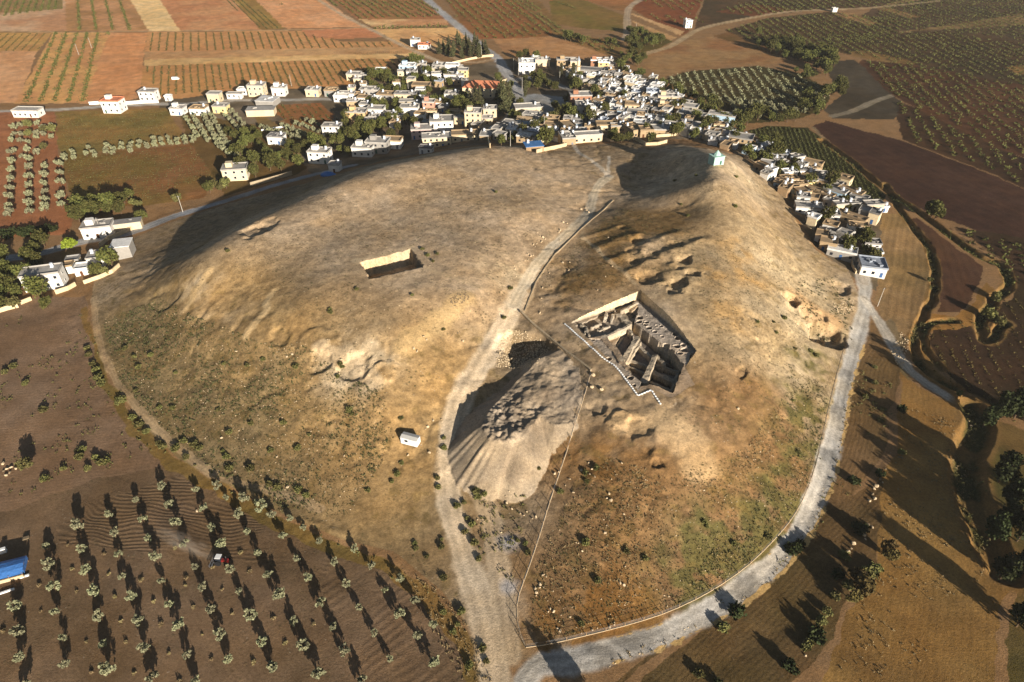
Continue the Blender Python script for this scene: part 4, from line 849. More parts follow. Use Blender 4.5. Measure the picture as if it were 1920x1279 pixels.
# shrine on the summit
x, y, z = P(1347,311); sh = empty('shrine', (x-.5, y+3, z-.6), R(20), .8); SHM = flat_mat('shrine_green', (158,190,178), .06); SHW = flat_mat('shrine_white', (224,226,220), .05)
MB().box((0, 0, 2.6), (6.4, 5.6, 5.2)).obj('wall', SHM, sh); MB().box((3.22, 0, 2.6), (.08, 5.5, 5.1)).obj('gable_wall', SHW, sh); MB().box((0, 0, 5.32), (6.9, 6.1, .24)).obj('roof', SHM, sh); MB().tube((0, 0, 5.44), (0, 0, 6.0), 2.0, 2.0, 8).tube((0, 0, 6.0), (0, 0, 8.2), 2.1, .1, 8).obj('dome', SHM, sh)
o = mobj('window', WIN, None, sh); o.location = (3.3, -.6, 3.0); o.rotation_euler = (0, 0, R(90)); o = mobj('door', DOORM[1], None, sh); o.location = (1.2, -2.8, .8)
mark('the summit shrine', lab(sh, 'pale green shrine with a pointed dome alone on the bare summit', 'shrine'))
# --- eastern tongue of the village, house by house
for a in [(1574,487,17,8,4,-26,'grey','white'),(1549,472,10,9,4.4,-24,'stone','earth'),(1536,456,7,8,4.2,-26,'white','earth'),(1605,441,12,6,5,-14,'white','earth'),(1634,470,10,7,3.4,-10,'white','grey'),(1638,486,9,6,3.2,-10,'cream','white'),
          (1515,404,18,9,4,-10,'white','concrete'),(1520,418,6,4,3.4,-10,'white','white'),(1557,418,10,8,4,-14,'white','concrete'),(1590,420,20,6,4,-46,'stone','earth'),(1637,401,13,7,5,6,'cream','concrete'),(1620,395,15,8,4,-24,'white','concrete'),(1656,399,6,3,3,4,'white','white'),(1601,396,8,6,4,6,'cream','concrete'),
          (1503,385,9,7,4.4,-14,'white','grey'),(1507,376,10,9,4.6,14,'cream','earth'),(1517,383,10,8,3.8,-28,'stone','earth'),(1530,373,22,6,4,-52,'stone','earth'),(1555,392,13,9,4.2,-50,'grey','concrete'),(1575,400,9,6,4.8,10,'cream','concrete'),(1560,371,16,7,4,-44,'blue','concrete'),(1588,372,18,7,4.2,-46,'stone','earth'),(1605,382,12,6,3.8,-44,'white','concrete'),
          (1494,360,14,6,4,4,'cream','earth'),(1480,352,12,8,4.4,6,'cream','earth'),(1445,334,7,15,4.4,34,'stone','earth'),(1480,340,11,7,5,10,'white','white'),(1496,335,9,6,4.6,4,'white','grey'),(1520,355,8,7,4.8,8,'yellow','concrete'),(1507,349,12,9,4.2,-40,'stone','earth'),(1497,312,9,8,5.6,22,'white','concrete'),(1491,316,8,6,4.4,20,'white','earth'),
          (1524,330,10,6,4.2,12,'cream','earth'),(1520,319,14,7,4.4,-36,'stone','earth'),(1550,355,18,6,4.2,-40,'stone','concrete'),(1571,347,15,8,4.6,-42,'cream','earth'),(1453,310,14,8,4.2,-22,'stone','concrete'),(1440,300,11,8,4,-26,'white','concrete'),(1417,292,8,7,4.2,-30,'blue','tin'),(1425,283,9,7,4.6,-20,'cream','concrete'),(1460,300,12,6,4.2,-30,'grey','tin'),(1449,294,8,5,4.4,-20,'white','white'),(1408,290,7,6,4.2,-20,'stone','earth'),(1477,301,11,7,4.4,-30,'grey','grey'),(1535,340,9,7,4.2,-20,'white','concrete')]:
    house(*a[:2], a[2]*.82, a[3]*.82, a[4]*.92, a[5], *a[6:8], detail=2)
mark('the road-end house', house(1634,520,12,11,4.2,-14,'white','tin','white house with a wide blue-grey flat roof standing alone at the road end',detail=2,tank=False))
# --- the crowded old quarter: small cubes packed along the lanes, filled between those above
def fill(poly, n, rot, wr, dr, hr, seed):
    g = random.Random(seed); Pw = PX(poly); b = np.array(Pw); k = 0; tries = 0
    while k < n and tries < 16000:
        tries += 1; x = g.uniform(b[:, 0].min(), b[:, 0].max()); y = g.uniform(b[:, 1].min(), b[:, 1].max())
        if not inpoly(np.array([x]), np.array([y]), Pw)[0]: continue
        w_, d_ = g.uniform(*wr), g.uniform(*dr); rr = max(w_, d_)*.5
        if any((x-a)**2+(y-b_)**2 < (rr*.76+c_*.76)**2 for a, b_, c_ in HOUSES): continue
        if any((x-a)**2+(y-b_)**2 < (rr+2.2)**2 for a, b_ in TREEXY): continue
        if any(dline(np.array([x]), np.array([y]), Lw)[0] < w__+rr*.8 for Lw, w__ in ROADS.values()): continue
        wl = g.choices(['white','cream','stone','mud','grey','blue','pink'], [40,24,14,6,14,2,0])[0]; rf = g.choices(['concrete','earth','grey','white','tin'], [44,28,10,14,4])[0]
        house(0, 0, w_, d_, g.choices([g.uniform(*hr), 5.6], [6, 1])[0], rot+g.gauss(0, 9)+g.choice((0, 0, 90)), wl, rf, detail=1, world=(x, y, hz(x, y))); k += 1
    return k
TREEXY = [tuple(P(q[0], q[1]+3)[:2]) for q in BT]
c1 = fill([(1060,140),(1095,132),(1150,128),(1200,150),(1240,168),(1290,205),(1340,238),(1392,268),(1372,286),(1320,262),(1240,252),(1180,250),(1120,240),(1095,222),(1110,200),(1130,185),(1090,168)], 230, -24, (5.5, 10), (5, 8), (3.2, 4.8), 3)
c2 = fill([(1400,276),(1440,290),(1500,322),(1545,340),(1610,385),(1645,402),(1620,440),(1640,505),(1600,480),(1560,455),(1530,430),(1480,372),(1430,330)], 70, -40, (5.2, 9.5), (5, 8), (3.2, 4.6), 4)
c3 = fill([(900,235),(960,232),(1050,232),(1100,228),(1100,262),(1050,268),(980,268),(900,262)], 24, -16, (7, 13), (6, 9), (3.2, 4.4), 5)
c4 = fill([(660,150),(760,135),(870,135),(900,200),(900,235),(760,250),(660,240)], 34, -4, (5.5, 9), (5, 7), (3.4, 4.8), 6)
print('filled', c1, c2, c3, c4, len(HOUSES))
# --- yard and garden walls
WALLM = [flat_mat('wall_cream', (200,178,142), .12, .3, .8), flat_mat('wall_stone', (160,142,116), .16, .5, 1.0), flat_mat('wall_white', (224,220,212), .06, .1, .8)]
def garden_wall(px, h, label, m=0, w=.45, cat='wall', name='garden_wall'):
    pts = [P(*q) for q in px]; mb = MB()
    a0 = pts[0]
    for a, b_ in zip(pts[:-1], pts[1:]):
        dx, dy = b_[0]-a[0], b_[1]-a[1]; n_ = max(1, int(math.hypot(dx, dy)/5))
        for i in range(n_):
            p0 = (a[0]+dx*i/n_, a[1]+dy*i/n_); p1 = (a[0]+dx*(i+1)/n_, a[1]+dy*(i+1)/n_)
            e = np.array([p1[0]-p0[0], p1[1]-p0[1]]); Ls = np.linalg.norm(e); e /= Ls; nn = np.array([-e[1], e[0]])*w/2
            z0, z1 = hz(*p0)-.4, hz(*p1)-.4; P4 = [(p0[0]-nn[0], p0[1]-nn[1]), (p1[0]-nn[0], p1[1]-nn[1]), (p1[0]+nn[0], p1[1]+nn[1]), (p0[0]+nn[0], p0[1]+nn[1])]
            zz = [z0, z1, z1, z0]; top = [z0+h+.4, z1+h+.4, z1+h+.4, z0+h+.4]
            mb.poly([(p[0]-a0[0], p[1]-a0[1], z-a0[2]) for p, z in zip(P4, zz)]+[(p[0]-a0[0], p[1]-a0[1], z-a0[2]) for p, z in zip(P4, top)], [(3, 2, 1, 0), (4, 5, 6, 7), (0, 1, 5, 4), (1, 2, 6, 5), (2, 3, 7, 6), (3, 0, 4, 7)])
    o = mb.obj(name, WALLM[m]); o.location = a0; o['kind'] = 'thing'; lab(o, label, cat); return o
G = garden_wall
G([(470,350),(500,342),(530,334),(548,328)], 2.2, 'pale stone retaining wall beside the shaded west road', 1)
G([(105,552),(130,544),(143,536)], 1.8, 'pale wall on the front side of the farmhouse yard'); G([(158,533),(190,522),(212,512),(225,500)], 1.6, 'cream wall curving past round trees to the west road')
G([(-20,592),(15,582),(36,577)], 1.8, 'pale wall at the left edge below the dark trees', 0); G([(40,572),(60,563)], 1.6, 'short pale wall stub beside the farmhouse trees', 0)
G([(168,197),(186,196),(200,201)], 2, 'short white wall left of the big white house', 2); G([(235,196),(270,194),(298,193)], 2, 'long white wall in front of the lone house by the vineyard', 2)
G([(188,463),(205,450),(225,443),(262,425)], 1.8, 'cream wall sweeping along the west road below the narrow shed', 0)
G([(848,120),(880,113),(905,108),(925,106)], 1.6, 'long cream wall along the front of the pine grove', 0)
G([(928,158),(950,151)], 1.2, 'low reddish wall beside the highway bend', 0)
G([(1006,287),(1018,284),(1032,281),(1048,278),(1062,274)], 1.8, 'broken cream wall below the blue-roofed shed', 0); G([(1230,258),(1255,256),(1282,252)], 1.6, 'long cream wall at the foot of the old quarter above shaded slope', 0)
G([(1188,262),(1205,270),(1211,274),(1232,273),(1250,268)], 1.8, 'cream wall closing a triangular yard on the shaded slope', 0)
G([(1395,296),(1420,312),(1436,326)], 1.2, 'rough stone wall under the first eastern houses', 1); G([(1478,360),(1488,374),(1496,370)], 1.6, 'cream retaining wall biting into the bare slope', 0)
G([(1596,487),(1597,500),(1604,514)], 1.4, 'low pale wall on the inner side of the lane mouth', 0); G([(490,246),(515,242),(540,238)], 1.0, 'low white wall behind the small olives', 2)
G([(900,258),(915,262),(919,278)], 2.4, 'ruined cream wall at the top of the bare slope', 0); G([(650,196),(672,194)], 1.4, 'white wall in front of long white houses south of the lane', 2)
G([(976,586),(1000,610),(1030,636),(1062,662),(1090,682),(1108,697)], .7, 'low dark stone wall between the haul track and the pit', 1, .6)
G([(1150,376),(1120,404),(1080,440),(1040,478),(1005,530),(984,585)], .28, 'low pale stone wall beside the haul track', 1, .32)
# ---------------------------------------------------------------- vegetation
def leaf_mat(name, c, c2, orand=.2):
    m, nt, b = nodes(name); pos = N(nt, 'ShaderNodeNewGeometry').outputs['Position']; oi = N(nt, 'ShaderNodeObjectInfo')
    mx = N(nt, 'ShaderNodeMixRGB'); L(nt, mapr(nt, noise(nt, pos, .9, 3, .7), .35, .65, 0, 1), mx.inputs[0]); mx.inputs[1].default_value = (*c, 1); mx.inputs[2].default_value = (*c2, 1)
    hs = N(nt, 'ShaderNodeHueSaturation'); L(nt, mapr(nt, oi.outputs['Random'], 0, 1, .485, .515), hs.inputs['Hue']); L(nt, mapr(nt, oi.outputs['Random'], 0, 1, 1-orand, 1+orand), hs.inputs['Value']); L(nt, mx.outputs[0], hs.inputs['Color'])
    L(nt, hs.outputs[0], b.inputs['Base Color']); b.inputs['Roughness'].default_value = .75; b.inputs['Specular IOR Level'].default_value = .12
    return m
LEAF = dict(broad=leaf_mat('leaves_broad', (.062,.070,.018), (.105,.095,.026), .3), olive=leaf_mat('leaves_olive', (.19,.19,.105), (.27,.255,.145), .14), pine=leaf_mat('leaves_pine', (.050,.055,.022), (.085,.075,.035), .2),
            bush=leaf_mat('leaves_bush', (.100,.100,.032), (.150,.130,.044), .25), dark=leaf_mat('leaves_dark', (.022,.032,.010), (.040,.046,.014), .2), lime=leaf_mat('leaves_lime', (.16,.21,.02), (.22,.26,.03), .05), dry=leaf_mat('leaves_dry', (.22,.165,.075), (.30,.225,.11), .2), vine=leaf_mat('leaves_vine', (.055,.062,.018), (.085,.080,.026), .1),
            autumn=leaf_mat('leaves_autumn', (.085,.060,.020), (.115,.085,.028), .2), scrub=leaf_mat('leaves_scrub', (.070,.072,.026), (.100,.092,.038), .1))
BARK = flat_mat('bark', (92,74,56), .2, .3, 3)
def leaf_quads(c, size, g, up=.25):
    n = len(c); a = g.normal(size=(n, 3)); a[:, 2] += up; a /= np.linalg.norm(a, axis=1)[:, None]
    t = g.normal(size=(n, 3)); t -= (t*a).sum(1)[:, None]*a; t /= np.linalg.norm(t, axis=1)[:, None]; b_ = np.cross(a, t)
    s = size*(.6+.8*g.random((n, 1))); t = t*s; b_ = b_*s*.7
    v = np.stack([c-t-b_*.4, c+t*.2-b_, c+t+b_*.4, c-t*.2+b_], 1).reshape(-1, 3); f = np.arange(n*4).reshape(-1, 4); return v, f
def crown_pts(g, n, lobes):
    """points through several overlapping lobes (x, y, z, rx, ry, rz), thinning towards the outside"""
    w = np.array([l[3]*l[4]*l[5] for l in lobes])**.75; k = g.choice(len(lobes), n, p=w/w.sum()); Lb = np.array(lobes)[k]
    d = g.normal(size=(n, 3)); d /= np.linalg.norm(d, axis=1)[:, None]; r = g.random((n, 1))**.42*(.82+.34*g.random((n, 1)))
    return Lb[:, :3]+d*r*Lb[:, 3:]
def make_tree(kind, seed, hgt, rad, n, leaf, mat, trunk_h, style='round'):
    g = np.random.default_rng(seed); lobes = []
    if style == 'round':
        lobes.append((0, 0, trunk_h+(hgt-trunk_h)*.5, rad*.72, rad*.72, (hgt-trunk_h)*.5))
        for i in range(7):
            a = g.random()*6.28; r = rad*(.4+.35*g.random()); lobes.append((math.cos(a)*r, math.sin(a)*r, trunk_h+(hgt-trunk_h)*(.25+.5*g.random()), rad*(.3+.2*g.random()), rad*(.3+.2*g.random()), (hgt-trunk_h)*(.2+.14*g.random())))
    elif style == 'olive':
        for i in range(8):
            a = i*.785+g.random()*.5; r = rad*(.25+.5*g.random()); lobes.append((math.cos(a)*r, math.sin(a)*r, trunk_h+(hgt-trunk_h)*(.25+.55*g.random()), rad*.30, rad*.30, (hgt-trunk_h)*.26))
    elif style == 'pine':
        k = 9
        for i in range(k):
            t = i/(k-1); a = g.random()*6.28; r = rad*(1-t)*.45; lobes.append((math.cos(a)*r, math.sin(a)*r, trunk_h+(hgt-trunk_h)*(.06+.88*t), rad*(1.02-t*.86)*.75, rad*(1.02-t*.86)*.75, (hgt-trunk_h)*.12))
    elif style == 'cypress':
        for i in range(7): lobes.append((g.normal()*.1, g.normal()*.1, trunk_h+(hgt-trunk_h)*(i+.5)/7, rad*(.65+.4*math.sin(math.pi*(i+.6)/7.5)), rad*(.65+.4*math.sin(math.pi*(i+.6)/7.5)), (hgt-trunk_h)*.11))
    c = crown_pts(g, n, lobes); v, f = leaf_quads(c, leaf, g)
    cm = np_mesh('crown', v, f); cm.materials.append(LEAF[mat])
    tb = MB().tube((0, 0, -.5), (rad*.03, 0, trunk_h+.3*(hgt-trunk_h)), max(.10, rad*.085), max(.06, rad*.05), 7, False)
    for i in range(5):
        a = i*1.26+g.random(); r = rad*.6; z1 = trunk_h+(hgt-trunk_h)*(.35+.4*g.random())
        if style in ('pine', 'cypress'): r *= .4
        tb.tube((0, 0, trunk_h*.8), (math.cos(a)*r, math.sin(a)*r, z1), max(.06, rad*.045), .03, 5, False)
    tm = tb.mesh('trunk'); tm.materials.append(BARK); return cm, tm
KIND = {
 'broad': [make_tree('broad', 10+i, 6.2+i*.5, 2.9+.2*i, 1000, .40, 'broad', 1.5) for i in range(5)],
 'olive': [make_tree('olive', 30+i, 3.5, 1.9, 420, .26, 'olive', .7, 'olive') for i in range(5)],
 'pine': [make_tree('pine', 50+i, 13, 3.4, 1300, .42, 'pine', 1.6, 'pine') for i in range(3)],
 'cypress': [make_tree('cypress', 60+i, 12, 1.7, 800, .36, 'pine', .8, 'cypress') for i in range(2)],
 'tall': [make_tree('tall', 70+i, 11.5, 3.2, 2000, .42, 'dark', 1.8) for i in range(4)],
 'autumn': [make_tree('autumn', 80+i, 5.2, 2.6, 900, .34, 'autumn', 1.2) for i in range(2)],
 'lime': [make_tree('lime', 90, 5.0, 2.6, 1200, .34, 'lime', .9)],
 'garden': [make_tree('garden', 95+i, 4.4, 2.2, 620, .34, 'bush', .9) for i in range(3)],
}
VTG = 'trees among the village houses'
TN = dict(broad='tree', olive='olive_tree', pine='pine_tree', cypress='cypress_tree', tall='tall_tree', autumn='tree', lime='tree', garden='fruit_tree')
trng = random.Random(11); TREES = []
def tree(kind, loc, sc=1.0, label=None, base='', group='', key=None):
    cm, tm = trng.choice(KIND[kind]); t = empty('garden_tree' if group == VTG else TN[kind], (loc[0], loc[1], loc[2]-.05), trng.random()*6.28, sc*trng.uniform(.88, 1.14))
    mobj('crown', cm, None, t); mobj('trunk', tm, None, t); TREES.append((loc[0], loc[1]))
    if label: lab(t, label, 'tree', group or None)
    else: auto(t, base, 'olive tree' if kind == 'olive' else 'tree', group, key or kind)
    return t
# --- the near olive orchard, tree by tree, row by row
OL = [[(33,1137),(40,1183),(43,1233),(50,1285)],[(90,1021),(98,1059),(106,1099),(110,1146),(121,1194),(127,1246)],[(150,988),(158,1028),(166,1069),(178,1110),(188,1155),(196,1207),(207,1259)],[(205,964),(216,998),(225,1038),(234,1080),(251,1120),(264,1164),(276,1217),(290,1268)],
      [(258,937),(270,971),(281,1009),(294,1047),(307,1088),(322,1132),(338,1173),(354,1227),(370,1279)],[(307,912),(320,945),(334,981),(347,1017),(367,1060),(383,1099),(397,1143),(415,1189),(432,1238)],[(368,918),(383,953),(399,989),(416,1023),(434,1067),(451,1107),(472,1153),(492,1203),(517,1252)],
      [(410,910),(427,932),(450,963),(466,996),(487,1036),(505,1077),(526,1118),(549,1163),(571,1211),(599,1264)],[(460,935),(490,950),(513,967),(532,1004),(556,1046),(578,1083),(603,1128),(625,1176),(648,1222),(680,1275)],[(545,972),(570,987),(601,1014),(626,1052),(648,1093),(676,1137),(704,1186),(734,1233)],
      [(664,1028),(699,1060),(722,1104),(750,1150),(782,1193),(813,1242)],[(752,1085),(780,1125),(811,1170)]]
for ri, row in enumerate(OL):
    for ti, q in enumerate(row):
        p = P(q[0]+trng.uniform(-2, 2), q[1]+7)
        tree('olive', p, trng.uniform(.58, .90)*(.85 if ri > 8 else 1), 'olive tree in the %s row from the blue shelter, %s counting from the mound' % (ordi(ri+1), ordi(ti+1)), group='olive trees of the near orchard')
n_ol = sum(map(len, OL))
# --- dry tufts between the rows
def tuft_mesh(name, seed, r, hgt, n, leaf, mat):
    g = np.random.default_rng(seed); c = crown_pts(g, n, [(0, 0, hgt*.45, r, r, hgt*.55)]+[(r*.5*math.cos(a), r*.5*math.sin(a), hgt*.4, r*.6, r*.6, hgt*.5) for a in (0.3, 2.2, 4.4)]); c[:, 2] = np.maximum(c[:, 2], .05)
    v, f = leaf_quads(c, leaf, g, .4); me = np_mesh(name, v, f); me.materials.append(LEAF[mat]); return me
DRYM = [tuft_mesh('dry_bush', 100+i, .75, .9, 130, .17, 'dry') for i in range(3)]
BUSHM = [tuft_mesh('bush', 110+i, 1.2, 1.3, 260, .24, 'bush') for i in range(5)]
DARKM = [tuft_mesh('shrub', 120+i, 1.5, 1.7, 320, .28, 'dark') for i in range(3)]
def bush(meshes, p, sc, base, group, key, label=None, name='bush'):
    o = bpy.data.objects.new(name, trng.choice(meshes)); COL.objects.link(o); o.location = (p[0], p[1], p[2]-.08); o.rotation_euler = (0, 0, trng.random()*6.28); o.scale = (sc*trng.uniform(.85, 1.15), sc*trng.uniform(.85, 1.15), sc*trng.uniform(.8, 1.1))
    if label: lab(o, label, 'bush', group)
    else: auto(o, base, 'bush', group, key)
    return o
for q in [(7,1185),(77,1147),(75,1100),(163,1205),(144,1110),(136,1068),(205,1078),(217,1121),(227,1166),(237,1205),(252,1264),(265,1088),(289,1130),(303,1173),(318,1227),(364,1141),(380,1191),(349,1100),(400,1065),(417,1106),(436,1152),(398,1238),(469,1073),(477,1245),(452,1038),(513,1160),(536,1208),(588,1172),(172,1262),(350,1085),(338,1280),(196,1040),(128,1025),(330,1030)]:
    bush(DRYM, P(*q), trng.uniform(.5, .85), 'straw-coloured dry bush', 'dry bushes between the olive rows', 'dry', name='dry_bush')
# --- olives by the western lanes
W1 = [[(25,305),(24,322),(24,340),(22,357),(22,374),(21,392),(21,405)],[(56,300),(57,318),(57,335),(57,352),(58,369),(58,385),(59,400)],[(86,315),(86,331),(86,348),(87,364),(87,380),(88,394)],[(114,312),(115,328),(116,345),(117,372),(118,388)]]
for ri, row in enumerate(W1):
    for ti, q in enumerate(row): tree('olive', P(q[0], q[1]+3), 1.25, 'olive tree on red soil, %s row from the left edge, %s tree going down' % (ordi(ri+1), ordi(ti+1)), group='olive trees on the red western plot')
W2 = [(122,297),(123,303),(138,290),(140,296),(141,302),(164,294),(168,282),(177,290),(180,297),(203,279),(199,285),(201,291),(215,285),(214,292),(231,277),(230,283),(248,276),(246,283),(247,289),(264,272),(262,280),(276,274),(278,280),(290,266),(291,273),(292,278),(304,268),(306,276),(317,263),(320,269),(322,274),(333,268),(335,274),(346,261),(348,267),(350,273),(362,263),(364,270)]
for q in W2: tree('olive', P(*q), .95, base='round olive above the green field', group='olive trees above the green field', key='olive_w2')
for q in [(28,245),(40,240),(55,240),(72,238),(84,245),(28,258),(42,258),(56,258),(70,256),(84,250),(24,268),(40,270),(56,272),(70,262),(84,258),(30,288),(52,285),(72,292),(84,282),(100,250),(100,240),(98,262),(22,292),(44,298)]:
    tree(trng.choice(['olive', 'olive', 'garden']), P(*q), 1.1, base='orchard tree', group='orchard below the long white house', key='olive_w3')
# --- garden rows, the green quarter
GARD = []
for (a, b_, n) in [((350,226),(372,260),6),((366,226),(392,270),8),((384,222),(414,282),10),((398,222),(428,276),9),((425,222),(452,250),5),((436,215),(458,238),4),((492,242),(520,252),4),((505,250),(560,262),6),((530,240),(580,262),6),((556,236),(600,252),5),((575,230),(610,245),4),((420,286),(446,300),4),((405,262),(430,292),5)]:
    for i in range(n): GARD.append((a[0]+(b_[0]-a[0])*i/(n-1), a[1]+(b_[1]-a[1])*i/(n-1)))
for q in GARD: tree('olive', P(*q), 1.05, base='grey-green garden olive', group='olive trees of the walled gardens', key='olive_g')
n_ol += len(W2)+24+sum(map(len, W1))+len(GARD)
# --- broad trees by hand: gardens and village
VTG = 'trees among the village houses'
for q in BT: tree('broad', P(q[0], q[1]+3), trng.uniform(.7, 1.15), base='green broad-crowned tree', group=VTG, key='broad')
for q in [(1446,298,1.3),(1456,300,1.2),(1023,275,1.45)]: tree('broad', P(q[0], q[1]), q[2], base='large bright green tree', group=VTG, key='broadbig')
g_ = random.Random(21); hh = np.array(HOUSES); kx = 0
for poly_, n_ in [([(655,150),(760,138),(870,150),(880,215),(820,235),(660,262)], 46), ([(600,250),(700,250),(660,280),(590,300)], 14), ([(1060,150),(1160,150),(1300,215),(1380,270),(1300,262),(1140,232),(1080,190)], 24), ([(1400,285),(1500,325),(1600,390),(1630,470),(1560,450),(1480,370)], 14), ([(960,225),(1080,225),(1100,255),(960,262)], 14)]:
    Pw = PX(poly_); b = np.array(Pw); t_ = 0; k_ = 0
    while k_ < n_ and t_ < 4000:
        t_ += 1; x, y = g_.uniform(b[:, 0].min(), b[:, 0].max()), g_.uniform(b[:, 1].min(), b[:, 1].max())
        if not inpoly(np.array([x]), np.array([y]), Pw)[0] or (np.hypot(hh[:, 0]-x, hh[:, 1]-y) < hh[:, 2]*.85+.8).any(): continue
        if any(dline(np.array([x]), np.array([y]), Lw)[0] < w__+1 for Lw, w__ in ROADS.values()): continue
        k_ += 1; tree(g_.choice(['broad', 'broad', 'garden']), (x, y, hz(x, y)), g_.uniform(.65, 1.0), base='yard tree', group=VTG, key='broad')
# pine grove, school pines and cypresses
for q in [(832,98),(842,92),(852,100),(862,88),(870,96),(880,92),(888,102),(896,95),(905,100),(850,108),(866,110),(882,108),(896,110),(840,104),(858,82),(874,84),(890,86),(912,104),(910,96),(824,102),(868,102),(900,104)]: tree('pine', P(*q), .8, base='dense grove pine', group='pines of the roadside grove', key='pine')
for q, s in [((893,205),1.0),((900,196),.9),((882,202),.8),((940,205),1.25),((950,200),1.2),((956,195),1.1),((945,212),1.2),((952,210),1.1),((935,195),1.0),((940,190),1.0)]: tree('pine', P(*q), s*1.1, base='tall grey-brown pine', group='pines near the school', key='pine2')
for q, s in [((1052,146),.9),((1074,152),.95),((1068,158),.8),((985,182),.9),((1050,152),.7)]: tree('cypress', P(*q), s, base='slim dark cypress', group='cypresses by the square', key='cyp')
mark('the lime tree', tree('lime', P(134,468), 1.0, 'bright lime-green round tree beside the west road'))
# western trees round the farmhouses
for q in [(150,395),(165,390),(180,388),(195,380),(160,405),(175,402),(205,398),(215,392),(225,385),(235,378),(245,372),(250,382),(262,385),(150,412),(140,405),(185,395),(228,398),(268,410),(20,545),(35,555),(10,560),(30,575),(5,580),(50,530),(85,460),(70,478),(75,498),(60,492),(15,510),(25,520),(8,490),(185,515),(198,512),(218,488),(212,498),(80,560),(90,575),(405,350),(415,355),(425,350),(395,358),(335,378)]:
    tree('broad' if trng.random() < .75 else 'garden', P(q[0], q[1]+4), trng.uniform(.8, 1.15), base='dark farmhouse tree', group='trees near the western farmhouses', key='wbroad')
for q in [(8,440),(24,438),(40,437),(56,435),(72,434),(88,432),(100,432),(16,446),(48,442),(80,440)]: bush(DARKM, P(*q), 1.7, 'dark row shrub', 'shrubs in a row below the olives', 'whedge', name='shrub')
# stream-side wood in the north-east
for i in range(64):
    t = trng.random(); a = np.array([(1440,86),(1490,92),(1520,100),(1548,118),(1540,140),(1510,118),(1500,104),(1478,96)][trng.randrange(8)])+np.array([trng.gauss(0, 16), trng.gauss(0, 8)])
    tree('broad', P(float(a[0]), float(a[1])), trng.uniform(.8, 1.3), base='streamside wood tree', group='trees along the stream bend', key='stream')
for q in [(1505,200),(1515,205),(1525,208),(1530,200),(1520,196),(1510,212),(1535,212),(1500,208),(1528,218),(1512,190),(1545,185),(1555,180),(1560,175),(1575,182),(1548,178),(1568,172),(1580,176),(1430,222),(1445,230),(1460,232),(1475,230),(1490,228),(1420,226),(1400,235),(1390,238),(1380,232),(1530,132),(1540,128),(1745,408),(1752,412),(1740,404)]:
    tree('broad', P(*q), trng.uniform(.9, 1.3), base='dark border tree', group='trees bordering the eastern olive block', key='east')
for q in [(1180,62),(1190,68),(1200,66),(1210,72),(1220,76),(1230,78),(1240,82),(1225,88),(1210,86),(1196,84),(1184,80),(1176,86),(1186,94),(1200,98),(1070,78),(1082,80),(1092,84),(1060,76),(1150,86),(1140,84)]: tree('broad', P(*q), trng.uniform(.9, 1.2), base='tree between two tracks', group='trees between the two northern tracks', key='tri')
# tall trees on the eastern stream
for q, s in [((1852,1015),.85),((1872,1090),.9),((1905,1175),.95),((1842,800),.85),((1868,792),.95),((1900,785),1.0),((1935,800),1.0),((1872,905),.95),((1890,950),1.0),((1876,990),.9),((1906,1015),1.0),((1920,1075),.95),((1945,1120),1.0),((1950,950),1.0),((1975,1030),1.0),((1960,1210),.9)]:
    tree('tall', P(*q), s, base='tall dark ditch tree', group='tall trees along the eastern ditch', key='tall')
for q, s, k in [((1612,1112),1.1,'autumn'),((1605,1095),.9,'autumn'),((1658,1040),1.0,'autumn'),((1668,1052),.8,'autumn'),((1598,1130),.7,'autumn'),((1620,1085),.8,'garden'),((1742,530),.6,'garden'),((1862,570),1,'garden'),((1850,600),1.1,'garden'),((1870,612),1.0,'garden')]: tree(k, P(*q), s, base='brownish terrace tree', group='trees on the eastern terraces', key='aut')
for q, s in [((1105,1345),.55),((1135,1352),.5)]: tree('tall', P(*q), s, base='tall tree', group='trees below the road fork', key='forktree')
for q, s in [((52,880),.9),((1795,745),.6)]: tree('garden', P(*q), s, base='lone field-edge tree', group='lone trees at field edges', key='lone')
# --- bushes on the mound, one by one
BS = [(792,468),(820,477),(802,480),(812,492),(669,543),(773,555),(957,542),(619,582),(832,620),(930,361),(945,598),(427,472),(620,588),(235,655),(253,671),(260,690),(283,667),(255,733),(300,766),(325,767),(330,700),(420,683),(464,686),(494,676),(555,688),(633,708),(638,685),(642,690),(655,770),(660,778),(430,812),(580,816),(558,842),(418,847),(532,795),(410,770),(471,796),(508,846),(560,840),(832,822),(832,842),(752,785),(765,830),(820,898),(753,870),(745,890),(735,905),(690,920),(822,915),(857,950),(870,945),(893,922),(896,935),(908,930),(1010,880),(1050,924),(1098,888),(1118,880),(1100,905),(1320,980),(1470,598),(1420,605),(1378,388),(1380,333),(1265,340),(1277,384),(1290,405),(1450,605),(1305,330),(1455,625),(1490,655),(1175,1034),(1098,1018),(1210,1048),(1325,988),(1090,1170),(1120,1090),(875,974),(885,985),(872,1000),(890,1020),(898,1050),(828,1013),(828,1028),(832,1085),(778,1020),(780,1030),(800,1045),(970,1015),(985,1020),(990,1038),(905,1218),(865,1150),(858,1172),(832,1150),(850,1185),(880,1250),(912,1240),(1375,1020),(1440,1010),(1486,752),(1520,660),(1530,668),(1496,850),(1640,690),(1650,790),(1622,745),(1640,720)]
for q in BS: bush(BUSHM, P(*q), trng.uniform(.5, .92), 'green bush on bare ground', 'green bushes scattered over the mound', 'bush')
